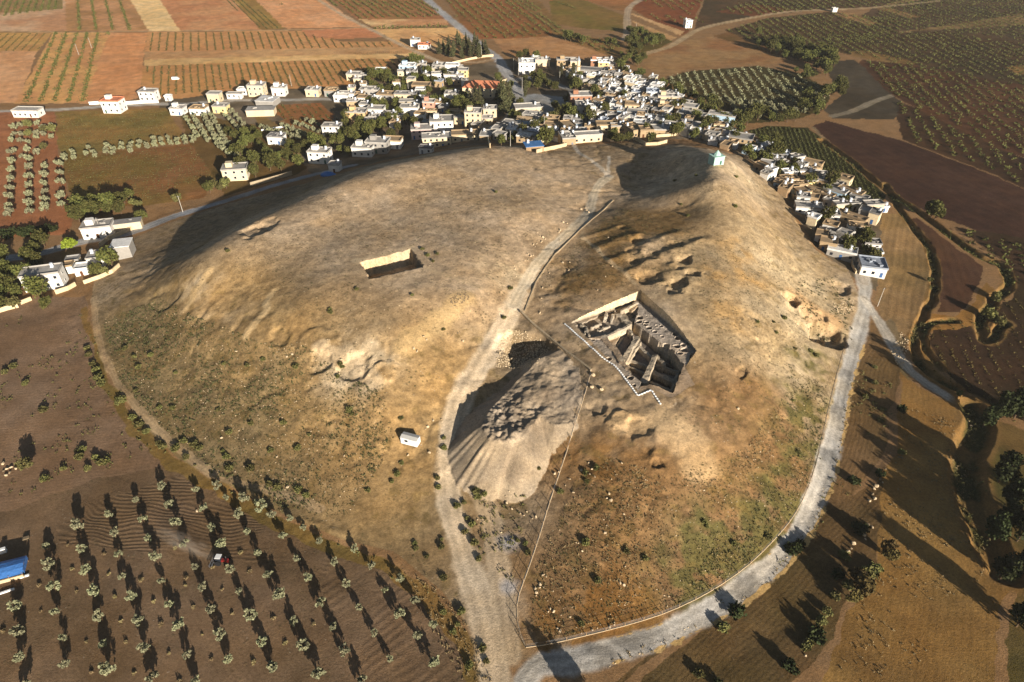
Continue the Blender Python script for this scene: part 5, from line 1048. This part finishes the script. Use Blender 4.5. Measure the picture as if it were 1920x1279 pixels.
for q in [(164,655),(168,668),(175,685),(180,695),(186,705),(190,720),(185,712),(226,750),(222,758),(230,752),(250,785),(262,798),(275,812),(300,835),(306,840),(345,828),(365,835),(375,842),(425,858),(430,880),(470,880),(505,910),(520,915),(560,920),(575,930),(350,860),(330,842),(180,860),(192,870),(200,868),(155,845),(150,860),(82,770),(84,900),(165,880),(120,880),(25,688),(48,720),(10,700)]:
    bush(BUSHM, P(*q), trng.uniform(.8, 1.35), 'footpath bush', 'bushes beside the western footpath', 'bushw')
for q in [(1482,1035),(1492,1028),(1500,1022),(1612,995),(1570,1080),(1565,1120),(1550,1150),(1540,1165),(1582,1045),(1640,1070),(1630,1080),(1590,1100),(1518,1205),(1530,1195),(1510,1215),(1480,1255),(1380,1150),(1355,1180),(1650,890),(1690,850),(1600,905),(1690,770),(1655,770),(1310,1265),(1345,1285)]:
    bush(DARKM if trng.random() < .5 else BUSHM, P(*q), trng.uniform(.8, 1.4), 'roadside bush', 'bushes below the gravel road', 'bushe')
# ---------------------------------------------------------------- ground cover nobody could count
def scatter(name, pts, size, hgt, nq, leaf, mat, seed, label=None):
    """one object: many little clumps standing at pts"""
    g = np.random.default_rng(seed); pts = np.asarray(pts); n = len(pts); sc = size*(.6+.8*g.random((n, 1, 1)))
    d = g.normal(size=(n, nq, 3))*np.array([.5, .5, .5]); d[:, :, 2] = np.abs(d[:, :, 2])
    c = pts[:, None, :]+d*sc*np.array([1, 1, hgt/size]); v, f = leaf_quads(c.reshape(-1, 3), leaf, g, .4)
    me = np_mesh(name, v, f); me.materials.append(LEAF[mat]); o = mobj(name, me); o['kind'] = 'stuff'; return o
def pts_in(poly, n, seed, dens=None, world=None):
    g = np.random.default_rng(seed); Pw = world or PX(poly); b = np.array(Pw); out = []
    x = g.uniform(b[:, 0].min(), b[:, 0].max(), n*3); y = g.uniform(b[:, 1].min(), b[:, 1].max(), n*3); m = inpoly(x, y, Pw)
    if dens: m &= fbm(x, y, dens, 3) > .05+.5*g.random(len(x))-.25
    x, y = x[m][:n], y[m][:n]; return np.stack([x, y, fin_h(x, y)], 1)
MB_L = [(190,600),(300,560),(360,590),(480,640),(560,640),(640,700),(720,740),(740,820),(700,900),(640,980),(520,950),(400,890),(300,800),(220,710)]
MB_R = [(1080,900),(1150,860),(1250,900),(1400,840),(1500,700),(1550,720),(1530,850),(1480,970),(1400,1060),(1250,1150),(1050,1200),(990,1180),(1010,1050)]
scatter('scrub', np.vstack([pts_in(MB_L, 2400, 1, 12), pts_in([(1480,660),(1560,690),(1540,860),(1490,960),(1400,1060),(1300,1120),(1280,1080),(1400,980),(1470,860)], 900, 2, 8), pts_in([(1490,530),(1560,520),(1600,560),(1600,640),(1560,650),(1500,620)], 260, 3, 6)]), .42, .36, 9, .17, 'scrub', 1)
scatter('grass_tufts', np.vstack([pts_in(MB_L, 5200, 14), pts_in(MB_R, 3600, 15), pts_in([(400,480),(620,400),(900,320),(1050,360),(960,560),(850,600),(720,680),(520,560)], 1500, 16), pts_in([(1000,520),(1160,390),(1330,450),(1480,480),(1560,620),(1420,740),(1340,760),(1320,560),(1200,530),(1060,590)], 2600, 17)]), .24, .2, 5, .11, 'scrub', 9)
scatter('dry_grass', np.vstack([pts_in(MB_R, 1900, 4, 7), pts_in([(1130,1236),(1252,1198),(1350,1150),(1440,1085),(1512,1003),(1550,918),(1566,862),(1582,780),(1598,712),(1606,714),(1590,785),(1575,865),(1560,925),(1522,1012),(1450,1096),(1355,1162),(1258,1212),(1140,1250)], 1300, 5), pts_in([(1690,760),(1800,790),(1820,930),(1860,1060),(1700,1279),(1560,1279),(1640,1080)], 900, 6, 6), pts_in([(800,1080),(880,1180),(930,1279),(860,1279),(760,1090)], 160, 7)]), .4, .32, 7, .15, 'dry', 2)
scatter('weeds', np.vstack([pts_in([(160,580),(200,690),(262,790),(340,862),(450,918),(560,975),(700,1040),(800,1100),(880,1200),(860,1210),(770,1120),(640,1040),(520,990),(400,930),(300,870),(220,790),(175,690)], 700, 8, 5), pts_in([(0,590),(150,580),(200,740),(270,850),(160,900),(0,950)], 260, 9, 8), pts_in([(1600,690),(1680,720),(1660,850),(1560,970),(1400,1110),(1300,1190),(1290,1160),(1450,1060),(1560,900)], 420, 10, 6), pts_in([(900,930),(990,930),(960,1100),(900,1040)], 60, 11)]), .6, .5, 10, .2, 'bush', 3)
for k, (Pl, w_, dep) in enumerate(_dt):
    if w_ < 1: continue
    g = np.random.default_rng(40+k); n = int(len(Pl)*9); i = g.integers(0, len(Pl)-1, n); t = g.random(n)[:, None]; q = Pl[i]*(1-t)+Pl[i+1]*t+g.normal(size=(n, 2))*w_*.45
    q = q[fbm(q[:, 0], q[:, 1], 7, 3) > .0]
    scatter('reeds', np.column_stack([q, fin_h(q[:, 0], q[:, 1])]), .5, .6, 8, .2, 'bush', 50+k)
# ---------------------------------------------------------------- vineyards and far orchards in rows
def rows(poly, a, b_, sp, step, seed, jit=.12, miss=.06):
    Pw = PX(poly); c = np.array(Pw); a, b_ = np.array(P(*a)[:2]), np.array(P(*b_)[:2]); e = (b_-a)/np.linalg.norm(b_-a); nrm = np.array([-e[1], e[0]])
    g = np.random.default_rng(seed); s = (c-a)@nrm; t = (c-a)@e
    S, T = np.meshgrid(np.arange(s.min(), s.max(), sp), np.arange(t.min(), t.max(), step), indexing='ij'); S = S.ravel()+g.normal(size=S.size)*jit; T = T.ravel()+g.normal(size=T.size)*jit*2
    q = a+S[:, None]*nrm+T[:, None]*e; m = inpoly(q[:, 0], q[:, 1], Pw) & (g.random(len(q)) > miss); q = q[m]; return np.column_stack([q, fin_h(q[:, 0], q[:, 1])])
VIN = [rows([(276,62),(560,60),(642,80),(742,79),(746,88),(274,97)], (400,95), (396,62), 6.2, 1.7, 1), rows([(270,125),(700,111),(760,115),(740,140),(650,158),(540,164),(420,168),(300,180)], (400,160), (394,120), 5.0, 1.6, 2),
       rows([(412,-4),(450,-4),(532,53),(492,55)], (480,50), (430,0), 4.6, 1.8, 3), rows([(0,64),(98,62),(70,95),(0,97)], (40,95), (70,63), 6, 2.2, 4), rows([(1402,246),(1440,238),(1510,242),(1556,276),(1606,320),(1654,366),(1640,380),(1560,342),(1480,298)], (1500,300), (1480,245), 2.6, 1.25, 5),
       rows([(505,200),(600,195),(636,228),(620,238),(548,234)], (560,235), (530,198), 4, 2.2, 6, miss=.3), rows([(1640,150),(1720,160),(1760,200),(1680,180)], (1660,160), (1740,190), 5, 2.5, 7)]
scatter('vines', np.vstack(VIN[:4]+VIN[5:]), .8, .75, 7, .34, 'vine', 60); scatter('vines', VIN[4], .62, .6, 7, .30, 'vine', 61)
scatter('low_vines', rows([(1690,660),(1765,610),(1830,605),(1895,560),(1990,600),(1990,860),(1900,790),(1800,730)], (1800,640), (1860,760), 4.2, 1.5, 8, miss=.25), .55, .5, 7, .24, 'autumn', 62)
CR = [rows([(112,214),(308,206),(340,258),(120,284)], (130,280), (300,262), 3.0, 1.4, 90, miss=.25), rows([(116,296),(366,276),(398,332),(270,380),(150,386)], (150,340), (380,310), 2.6, 1.3, 91, miss=.35), rows([(640,100),(780,96),(700,104)], (650,102), (760,99), 3, 1.6, 92)]
scatter('crop_rows', np.vstack(CR), .34, .3, 5, .22, 'bush', 93)
ORC = [rows([(600,-6),(786,-6),(836,33),(672,35)], (680,30), (640,0), 7, 5, 20), rows([(820,-6),(930,-6),(1028,50),(1030,64),(980,72),(905,72),(875,52)], (920,70), (850,5), 8, 6, 21, .5), rows([(930,-6),(985,-6),(1060,60),(1165,82),(1150,100),(1125,96),(1036,64)], (1030,60), (950,0), 6.5, 5.4, 22),
       rows([(1242,150),(1290,136),(1420,126),(1495,140),(1558,172),(1540,203),(1495,218),(1400,228),(1330,188)], (1450,215), (1390,130), 6.2, 4.6, 23), rows([(1362,57),(1440,36),(1560,24),(1700,40),(1678,68),(1560,88),(1490,108)], (1560,85), (1480,35), 8, 5, 24), rows([(1545,64),(1780,62),(2000,98),(2000,176),(1860,148),(1680,118),(1560,94)], (1700,110), (1620,65), 8, 5, 25),
       rows([(1618,114),(1720,124),(1860,152),(2000,180),(2000,310),(1900,286),(1720,203),(1658,168)], (1760,190), (1690,120), 7, 5, 26, .4), rows([(1680,190),(1720,207),(1900,292),(2000,320),(2000,390),(1870,325),(1692,258)], (1850,320), (1800,245), 7.5, 4.6, 27, .4), rows([(125,0),(225,0),(274,57),(127,57)], (200,55), (188,0), 13, 4, 28), rows([(102,62),(204,62),(158,192),(32,192)], (110,190), (150,63), 8.5, 2.6, 29, .3, .15),
       rows([(0,0),(112,0),(116,16),(0,32)], (50,30), (60,0), 6, 4, 30), rows([(1186,-4),(1330,-4),(1290,30)], (1280,30), (1240,0), 9, 7, 31), rows([(1345,20),(1440,-4),(1620,-4),(1760,0),(1660,12),(1500,20),(1420,30)], (1500,18), (1470,0), 8, 5, 32), rows([(1030,4),(1080,-4),(1170,28),(1174,40)], (1150,35), (1050,2), 30, 5, 33), rows([(1190,22),(1330,36),(1290,60)], (1280,56), (1240,30), 12, 8, 34),
       rows([(700,50),(835,47),(838,52),(702,55)], (835,50), (702,53), 5, 4, 35), rows([(1795,430),(2000,480),(2000,560),(1900,540)], (1900,530), (1880,460), 6, 5, 36), rows([(1645,16),(1760,-4),(2100,-20),(2100,100),(1780,60),(1650,56)], (1900,50), (1780,10), 8, 6, 38), rows([(470,-4),(590,-4),(680,48),(660,50)], (640,45), (560,0), 40, 26, 37)]
allo = np.vstack(ORC[3:4]); d_ = np.hypot(allo[:, 0], allo[:, 1]); order = np.argsort(d_); n_ind = max(0, 296-n_ol)
for i in order[:n_ind]: tree('olive', allo[i], 1.1, base='eastern block olive', group='olive trees of the eastern block', key='olive_e')
rest = allo[order[n_ind:]]
scatter('olive_orchard', rest, 1.35, 1.5, 20, .42, 'olive', 70)
scatter('orchard_trees', np.vstack(ORC[:3]+ORC[4:]), 1.5, 1.6, 16, .50, 'broad', 71)
# ---------------------------------------------------------------- single things
WHT = flat_mat('paint_white', (226,224,220), .05, 0, 1, .5, .3); BLUET = flat_mat('tarp_blue', (62,110,172), .10, .5, .8, .45, .4); TYRE = flat_mat('rubber', (28,28,30), .1); REDP = flat_mat('paint_red', (120,34,30), .05, 0, 1, .35, .5); STEEL = flat_mat('steel', (90,92,96), .1, 0, 1, .4, .5); TIMB = flat_mat('timber', (138,114,86), .15, .2, 2); STONE = flat_mat('limestone', (190,168,136), .14, .5, 2.0); DSTONE = flat_mat('darkstone', (120,104,82), .16, .5, 2.0)
# site cabin
p = P(770,838); c = empty('site_cabin', (p[0], p[1]+1.0, p[2]+.1), R(-19))
b = MB(); b.box((0, 0, 1.55), (5.0, 2.3, 2.3)); b.obj('body', WHT, c); MB().poly([(-2.6, -1.28, 2.72), (2.6, -1.28, 2.72), (2.6, 1.28, 2.72), (-2.6, 1.28, 2.72), (-2.6, 0, 3.0), (2.6, 0, 3.0)], [(0, 1, 5, 4), (2, 3, 4, 5), (1, 2, 5), (3, 0, 4), (3, 2, 1, 0)]).obj('roof', flat_mat('cabin_roof', (196,192,184), .06), c)
MB().box((0, 0, .3), (4.8, 1.9, .16)).obj('chassis', STEEL, c)
for sx in (-1.5, 1.5):
    for sy in (-.95, .95): MB().tube((sx, sy-.1, .22), (sx, sy+.1, .22), .32, k=12).obj('wheel', TYRE, c)
MB().box((1.4, -1.17, 1.5), (.8, .04, 1.9)).obj('door', flat_mat('cabin_door', (206,206,204), .04), c); MB().box((-.8, -1.17, 1.8), (1.0, .04, .8)).obj('window', GLASS, c); MB().tube((2.5, 0, .35), (3.4, 0, .3), .06).obj('drawbar', STEEL, c)
mark('the white site cabin', lab(c, 'white wheeled site cabin standing alone on the near slope', 'site cabin'))
# tractor with harrow
p = P(418,1056); t = empty('tractor', p, R(-4))
b = MB(); b.box((.75, 0, 1.05), (1.9, .7, .7)); b.box((1.72, 0, .95), (.12, .6, .5)); b.obj('bonnet', REDP, t); MB().box((-.55, 0, 1.75), (1.2, 1.2, 1.3)).obj('cab', GLASS, t); MB().box((-.55, 0, 2.45), (1.35, 1.35, .12)).obj('cab_roof', WHT, t)
for sy in (-.85, .85):
    MB().tube((-.7, sy-.2, .8), (-.7, sy+.2, .8), .8, k=16).obj('rear_wheel', TYRE, t); MB().tube((1.25, sy-.12, .5), (1.25, sy+.12, .5), .5, k=14).obj('front_wheel', TYRE, t)
hb = MB().box((-2.0, 0, .7), (.15, 3.4, .15)); hb.box((-2.6, 0, .7), (.15, 3.4, .15)); hb.box((-1.6, 0, .8), (1.2, .15, .12))
for i in range(8): hb.box((-2.0 if i % 2 else -2.6, -1.6+i*.45, .35), (.1, .08, .7))
hb.obj('harrow', STEEL, t); MB().tube((1.1, .25, 1.4), (1.1, .25, 2.2), .05).obj('exhaust', STEEL, t)
mark('the red tractor', lab(t, 'red tractor with white cab roof harrowing between the olive rows', 'tractor'))
vm = bpy.data.materials.new('dust_air'); vm.use_nodes = True; nt = vm.node_tree; nt.nodes.remove(nt.nodes['Principled BSDF']); pv = nt.nodes.new('ShaderNodeVolumePrincipled'); pv.inputs['Color'].default_value = (.85, .72, .58, 1)
tc = nt.nodes.new('ShaderNodeTexCoord'); nz = noise(nt, tc.outputs['Object'], 1.6, 4, .6); ln = nt.nodes.new('ShaderNodeVectorMath'); ln.operation = 'LENGTH'; L(nt, tc.outputs['Object'], ln.inputs[0])
L(nt, math_(nt, 'MULTIPLY', math_(nt, 'MULTIPLY', mapr(nt, nz, .42, .75, 0, 1), mapr(nt, ln.outputs['Value'], .3, 1.0, 1, 0)), .4), pv.inputs['Density']); nt.links.new(pv.outputs[0], nt.nodes['Material Output'].inputs['Volume'])
import bmesh
bm = bmesh.new(); bmesh.ops.create_icosphere(bm, subdivisions=3, radius=1.0); me = bpy.data.meshes.new('dust'); bm.to_mesh(me); bm.free(); me.materials.append(vm)
o = mobj('dust', me); q0, q1 = P(405,1052), P(300,1003); o.location = ((q0[0]+q1[0])/2, (q0[1]+q1[1])/2, 1.6); o.scale = (math.hypot(q1[0]-q0[0], q1[1]-q0[1])/2+1.5, 2.6, 1.7); o.rotation_euler = (0, 0, math.atan2(q1[1]-q0[1], q1[0]-q0[0])); o['kind'] = 'stuff'
# blue shelter
p = P(8,1092); t = empty('shelter', (p[0]-.3, p[1]+1.8, p[2]), R(20)); cv = MB(); W2_, D2_ = 4.6, 2.6
prof = [(-D2_, 1.9), (-D2_*.5, 2.45), (0, 2.7), (D2_*.6, 2.5), (D2_, 2.1)]
vs = [(sx*W2_, y, z+.05*math.sin(sx*3+y)) for sx in (-1, -.6, -.2, .2, .6, 1) for y, z in prof]; fs = [(i*5+j, i*5+5+j, i*5+6+j, i*5+1+j) for i in range(5) for j in range(4)]
nv_ = len(vs); vs += [(a, b_, c_-.06) for a, b_, c_ in vs]; fs += [tuple(reversed([q+nv_ for q in f])) for f in fs]
cv.poly(vs, fs); cv.obj('canopy', BLUET, t); cv2 = MB()
cv2.box((4.62, .2, 1.75), (.06, 4.4, 1.2)); cv2.obj('side_sheet', BLUET, t)
for sx in (-4.3, -1.5, 1.5, 4.3):
    for sy in (-2.4, 2.4): MB().tube((sx, sy, -.3), (sx, sy, 2.1), .07).obj('post', TIMB, t)
MB().box((0, -2.2, .5), (8.6, .3, 1.0)).obj('low_wall', STONE, t)
mark('the blue shelter', lab(t, 'long blue tarpaulin shelter at the left edge of the olive orchard', 'shelter'))
for q, d_, m_, l_ in [((12,1110), (3.4, .5, .3), WHT, 'long white plank lying in front of the blue shelter'), ((48,1083), (1.9, .5, .3), WHT, 'short white plank off the corner of the blue shelter'), ((50,1012), (1.6, 1.1, .5), DSTONE, 'grey heap of sacks behind the blue shelter'), ((8,1036), (1.4, 1.0, 1.0), WHT, 'white plastic water drum behind the blue shelter')]:
    p = P(*q); mb = MB().box((0, 0, d_[2]/2), d_, 0, .9).box((d_[0]*.1, 0, d_[2]*1.1), (d_[0]*.8, d_[1]*.8, d_[2]*.4)); o = mb.obj('plank' if 'plank' in l_ else ('sack_heap' if 'sack' in l_ else 'water_drum'), m_); o.location = p; o.rotation_euler = (0, 0, R(25)); lab(o, l_, 'plank' if 'plank' in l_ else 'heap' if 'sack' in l_ else 'drum')
for q, s, l_ in [((618,329), (4.0, 2.2), 'blue tarpaulin draped over a heap beside the retaining wall house'), ((1421,294), (3.0, 2.6), 'dark blue tarpaulin over a yard at the first eastern houses'), ((1208,232), (3.6, 1.6), 'blue tarpaulin beside the pale blue house in the old quarter'), ((498,184), (3.5, 1.4), 'blue tarpaulin fence beside the two-storey lane house')]:
    p = P(*q); g = np.random.default_rng(5); n = 9; vs = []; 
    for i in range(n):
        for j in range(n):
            a, b_ = -1+2*i/(n-1), -1+2*j/(n-1); vs.append((a*s[0], b_*s[1], 1.9*(1-.55*a*a)*(1-.8*b_*b_)+.15*g.random()))
    mb = MB().poly(vs, [(i*n+j, (i+1)*n+j, (i+1)*n+j+1, i*n+j+1) for i in range(n-1) for j in range(n-1)])
    k_ = len(vs); ring = [i*n for i in range(n)]+[(n-1)*n+j for j in range(1, n)]+[i*n+n-1 for i in range(n-2, -1, -1)]+[j for j in range(n-2, 0, -1)]
    mb.poly([vs[i] for i in ring]+[(vs[i][0]*1.03, vs[i][1]*1.03, -.4) for i in ring], [(i, i+len(ring), (i+1) % len(ring)+len(ring), (i+1) % len(ring)) for i in range(len(ring))])
    o = mb.obj('tarpaulin', BLUET, None, True); o.location = p; o.rotation_euler = (0, 0, R(-30)); lab(o, l_, 'tarpaulin')
def vehicle(q, rz, L_, W_, H_, col_, label, name, cat):
    p = P(*q); t = empty(name, (p[0], p[1], p[2]), R(rz)); cab = L_*.26
    if name == 'van': b = MB().box((-cab*.45, 0, .45+H_*.4), (L_-cab, W_, H_*.8)).box((L_/2-cab*.5, 0, .45+H_*.28), (cab, W_*.96, H_*.55))
    else: b = MB().box((0, 0, .7), (L_, W_, .6)).box((-L_*.05, 0, 1.25), (L_*.5, W_*.88, .55), 0, .82)
    b.obj('body', col_, t)
    (MB().box((L_/2-.02 if name == 'van' else L_*.17, 0, .5+H_*.42 if name == 'van' else 1.28), (.08, W_*.8, .4))).obj('windscreen', GLASS, t)
    for sx in (-.32, .32):
        for sy in (-1, 1): MB().tube((sx*L_, sy*W_*.42-.1, .34), (sx*L_, sy*W_*.42+.1, .34), .34, k=12).obj('wheel', TYRE, t)
    return lab(t, label, cat)
vehicle((1548,437), -22, 6.4, 2.2, 2.4, WHT, 'long white van parked in a yard of the eastern houses', 'van', 'van')
vehicle((330,150), 6, 5.0, 2.0, 2.0, WHT, 'white pickup standing among the vineyard rows', 'van', 'pickup')
vehicle((992,149), -30, 4.4, 1.8, 1.5, WHT, 'white car parked before the big blue-white building', 'parked_car', 'car')
# --- boulders
RKM = [rock_mesh('boulder', .55, 200+i) for i in range(6)]; RKD = [rock_mesh('boulder', .55, 220+i) for i in range(4)]
for m_ in RKM: m_.materials.append(STONE)
for m_ in RKD: m_.materials.append(DSTONE)
BO = [(1080,381),(1090,393),(1098,390),(1100,395),(1104,399),(1056,418),(1063,420),(1050,433),(1048,436),(1008,437),(1012,444),(1018,446),(1022,449),(1000,460),(1003,464),(1006,458),(1010,452),(1015,455),(990,478),(995,482),(1000,480),(984,490),(990,488),(964,500),(966,505),(968,520),(1050,452),(1055,493),(1068,493),(1066,508),(1030,514),(1017,540),(1015,560),(1018,575),(1012,588),(1032,537),(1135,520),(1148,500),(1140,447),(1120,545),(776,655),(782,660),(795,632),(800,638),(868,642),(798,805),(802,801),(765,855),(805,850),(820,848),(812,790),(828,788),(1170,965),(1100,1012),(1092,1035),(1018,1080),(1024,1082),(1013,1096),(1003,1106),(1006,1112),(1020,1102),(1012,1102),(1005,1118),(1028,1148),(1032,1143),(1038,1148),(1045,1180),(1050,1185),(1135,1000),(1172,1063),(1088,1018),(1080,1020),(1163,1095),(1170,1098),(1143,1176),(1110,1182),(988,960),(975,965),(982,968),(998,974),(960,955),(950,945),(1040,890),(1048,886),(1068,900),(1104,870),(1110,880),(1106,890),(1115,895),(1090,882),(1075,925),(1142,928),(1138,935),(1145,940),(1165,870),(955,922),(948,932),(1060,912),(1384,768),(1320,920),(538,670),(548,665),(443,659),(640,675),(520,858),(517,868),(385,823),(416,823),(370,960),(540,915),(300,830),(940,1000),(1005,970),(895,975)]
for q in BO: 
    o = bpy.data.objects.new('boulder', trng.choice(RKM)); COL.objects.link(o); s = trng.uniform(.4, .95); p = P(*q); o.location = (p[0], p[1], p[2]+.12*s); o.scale = (s*trng.uniform(.8, 1.5), s*trng.uniform(.7, 1.1), s*.8); o.rotation_euler = (trng.random(), trng.random(), trng.random()*6); auto(o, 'pale boulder on the bare ground', 'boulder', 'pale boulders scattered over the site', 'bo')
for q in [(1655,905),(1650,900),(1643,912),(1638,918),(1635,928),(1640,935),(1660,880),(1690,860),(1686,858),(1635,990),(1625,995),(1620,1005),(1600,1020),(1595,1030),(1590,1036),(1628,985),(1622,1012),(1586,1050),(1630,940),(1816,790),(1820,800),(1545,1145),(1530,1190),(1510,1230),(8,885),(14,880),(22,878),(30,880),(40,877),(6,870),(48,874),(12,892),(20,888)]:
    o = bpy.data.objects.new('boulder', trng.choice(RKD+RKM)); COL.objects.link(o); s = trng.uniform(.6, 1.25); p = P(*q); o.location = (p[0], p[1], p[2]+.15*s); o.scale = (s, s*trng.uniform(.8, 1.2), s*.9); o.rotation_euler = (trng.random(), trng.random(), trng.random()*6); auto(o, 'weathered boulder at a field edge', 'boulder', 'boulders along the field edges', 'bo2')
def rubble(name, pts, r, seed, mats):
    g = np.random.default_rng(seed); vs = []; fs = []; base = np.array([(1, 0, 0), (-1, 0, 0), (0, 1, 0), (0, -1, 0), (0, 0, .8), (0, 0, -.8)]); F = [(0, 2, 4), (2, 1, 4), (1, 3, 4), (3, 0, 4), (2, 0, 5), (1, 2, 5), (3, 1, 5), (0, 3, 5)]
    n = len(pts); v = base[None]*(r*(.5+g.random((n, 1, 1))))*(.7+.6*g.random((n, 6, 1))); a = g.random(n)*6.28; c_, s = np.cos(a)[:, None], np.sin(a)[:, None]
    v = np.stack([v[..., 0]*c_-v[..., 1]*s, v[..., 0]*s+v[..., 1]*c_, v[..., 2]], -1)+pts[:, None, :]; f = (np.array(F)[None]+6*np.arange(n)[:, None, None]).reshape(-1, 3)
    me = np_mesh(name, v.reshape(-1, 3), f); me.materials.append(mats); o = mobj(name, me); o['kind'] = 'stuff'; return o
rubble('rubble', np.vstack([pts_in([(935,640),(955,618),(985,622),(1022,640),(1030,655),(1008,682),(985,692),(950,690),(930,690)], 900, 80), pts_in([(1560,570),(1600,560),(1600,580),(1575,600)], 120, 82), pts_in([(1690,620),(1705,640),(1690,700),(1670,660)], 160, 83)]), .26, 1, STONE)
rubble('rubble', np.vstack([pts_in([(842,562),(868,548),(882,554),(878,565),(850,576)], 90, 81), pts_in([(930,560),(950,500),(975,490),(900,600),(850,640),(800,650)], 110, 84)]), .24, 3, DSTONE)
rubble('stones', np.vstack([pts_in(MB_L, 500, 94), pts_in([(400,480),(900,320),(1050,360),(960,560),(720,680)], 260, 95), pts_in(MB_R, 420, 85, 9), pts_in([(560,640),(720,640),(740,720),(600,720)], 120, 86), pts_in([(300,660),(640,720),(700,900),(500,900)], 160, 87), pts_in([(1390,400),(1520,480),(1560,640),(1450,700),(1370,600)], 420, 88), pts_in([(1130,1240),(1350,1155),(1510,1005),(1560,870),(1568,872),(1520,1012),(1360,1166),(1140,1254)], 200, 89)]), .17, 2, STONE)
# --- fence with posts along the eastern foot of the haul track
def fence(px, label, sp=3.2, h=1.5, kerb=True):
    pts = smooth_line(PX(px), 10); d = np.concatenate([[0], np.cumsum(np.hypot(*np.diff(pts, axis=0).T))]); n = int(d[-1]/sp); s = np.linspace(0, d[-1], n+1); x = np.interp(s, d, pts[:, 0]); y = np.interp(s, d, pts[:, 1]); z = fin_h(x, y); t = empty('fence', (x[0], y[0], z[0]))
    for i in range(n+1): o = MB().box((0, 0, h/2), (.12, .12, h)).obj('post', TIMB, t); o.location = (x[i]-x[0], y[i]-y[0], z[i]-z[0]-.1)
    wb = MB(); kb = MB()
    for i in range(n):
        a = np.array((x[i]-x[0], y[i]-y[0], z[i]-z[0])); b_ = np.array((x[i+1]-x[0], y[i+1]-y[0], z[i+1]-z[0]))
        for zz in (.5, .95, 1.35): wb.tube(a+(0, 0, zz), b_+(0, 0, zz), .018, k=4, caps=False)
        if kerb: kb.tube(a+(0, 0, .02), b_+(0, 0, .0), .10, k=6, caps=False)
    wb.obj('wire', STEEL, t)
    if kerb: kb.obj('kerb', STONE, t)
    return lab(t, label, 'fence')
fence([(1108,700),(1098,735),(1084,780),(1068,830),(1050,885),(1030,945),(1012,1005),(990,1070),(975,1110),(969,1140),(972,1180),(986,1215)], 'long wire fence on a pale kerb down the haul track')
fence([(986,1215),(1030,1208),(1100,1192),(1180,1172),(1260,1145),(1340,1105),(1420,1045),(1490,965),(1525,885),(1545,800),(1565,715),(1580,660)], 'curving wire fence inside the gravel road bend', 4.5)
# --- utility poles
PM = (MB().tube((0, 0, -.5), (0, 0, 8.2), .13, .08, 8)).mesh('pole'); PM.materials.append(flat_mat('concrete_pole', (186,178,166), .08)); CM_ = MB().box((0, 0, 7.8), (1.6, .1, .12)).mesh('crossarm'); CM_.materials.append(STEEL)
for q in [(343,398),(148,103),(172,90),(903,108),(963,131),(979,168),(963,262),(957,275),(1085,196),(972,150),(1049,157),(1072,165),(690,175),(766,172),(1645,575),(192,440),(1020,245),(878,195),(547,163),(1192,62)]:
    t = empty('utility_pole', P(*q), R(trng.choice((0, 30, -30)))); mobj('pole', PM, None, t); mobj('crossarm', CM_, None, t); auto(t, 'slender pale utility pole', 'utility pole', 'utility poles', 'pole')
# --- upright stones at the pit corner and a few people-sized details
for q, l_ in [((1112,705), 'white block at the upper end of the wire fence'), ((1110,727), 'large white block near the pit side of the fence'), ((1128,732), 'small white block right of the large one by the fence')]:
    o = bpy.data.objects.new('stone_block', trng.choice(RKM)); COL.objects.link(o); p = P(*q); o.location = (p[0], p[1], p[2]+.3); o.scale = (1.3, 1.1, 1.5); lab(o, l_, 'stone block')
# ---------------------------------------------------------------- dusty evening air over the plain
hm = bpy.data.materials.new('haze_air'); hm.use_nodes = True; nt = hm.node_tree; nt.nodes.remove(nt.nodes['Principled BSDF']); pv = nt.nodes.new('ShaderNodeVolumePrincipled'); pv.inputs['Color'].default_value = (.92, .90, .86, 1); pv.inputs['Density'].default_value = .00008; pv.inputs['Anisotropy'].default_value = .2
nt.links.new(pv.outputs[0], nt.nodes['Material Output'].inputs['Volume'])
o = MB().box((0, 2600, 73.5), (8200, 8200, 157)).obj('haze', hm); o['kind'] = 'stuff'
# ---------------------------------------------------------------- labels that single each repeat out
LM += [('the small trench', *P(735,495)[:2]), ('the excavation pit', *P(1190,640)[:2]), ('the spoil heap', *P(985,790)[:2]), ('the road fork', *P(1000,1240)[:2]), ('the fence top', *P(1108,700)[:2]), ('the haul track bend', *P(845,860)[:2]), ('the northern track corner', *P(1195,108)[:2]), ('the highway bend', *P(960,155)[:2]), ('the vineyard corner', *P(1405,246)[:2]), ('the two-track junction', *P(1622,560)[:2]), ('the footpath start', *P(176,560)[:2]), ('the stream bend', *P(1880,520)[:2]), ('the summit hollow', *P(1220,350)[:2]), ('the eastern ditch end', *P(1820,775)[:2]), ('the gravel road bend', *P(1440,1080)[:2]), ('the village square', *P(1030,195)[:2])]
from collections import defaultdict
grp = defaultdict(list)
for a in AUTO: grp[a[1]].append(a)
near_w = lambda r: 'nearest' if r == 1 else ordi(r)+' nearest'
for base_, L_ in grp.items():
    xy = np.array([(a[3], a[4]) for a in L_]); best = [(10**6, '')]*len(L_)
    for wds, lx, ly in LM:
        if base_ and wds.split('the ')[-1] == base_: continue
        od = np.argsort(np.hypot(xy[:, 0]-lx, xy[:, 1]-ly))
        for r, i in enumerate(od):
            if r+1 < best[i][0]: best[i] = (r+1, wds)
    for a, (r, wds) in zip(L_, best):
        a[0]['label'] = '%s, %s to %s' % (base_, near_w(r), wds)
mx_ = max(len(o['label'].split()) for o in bpy.data.objects if 'label' in o); print('longest label', mx_)
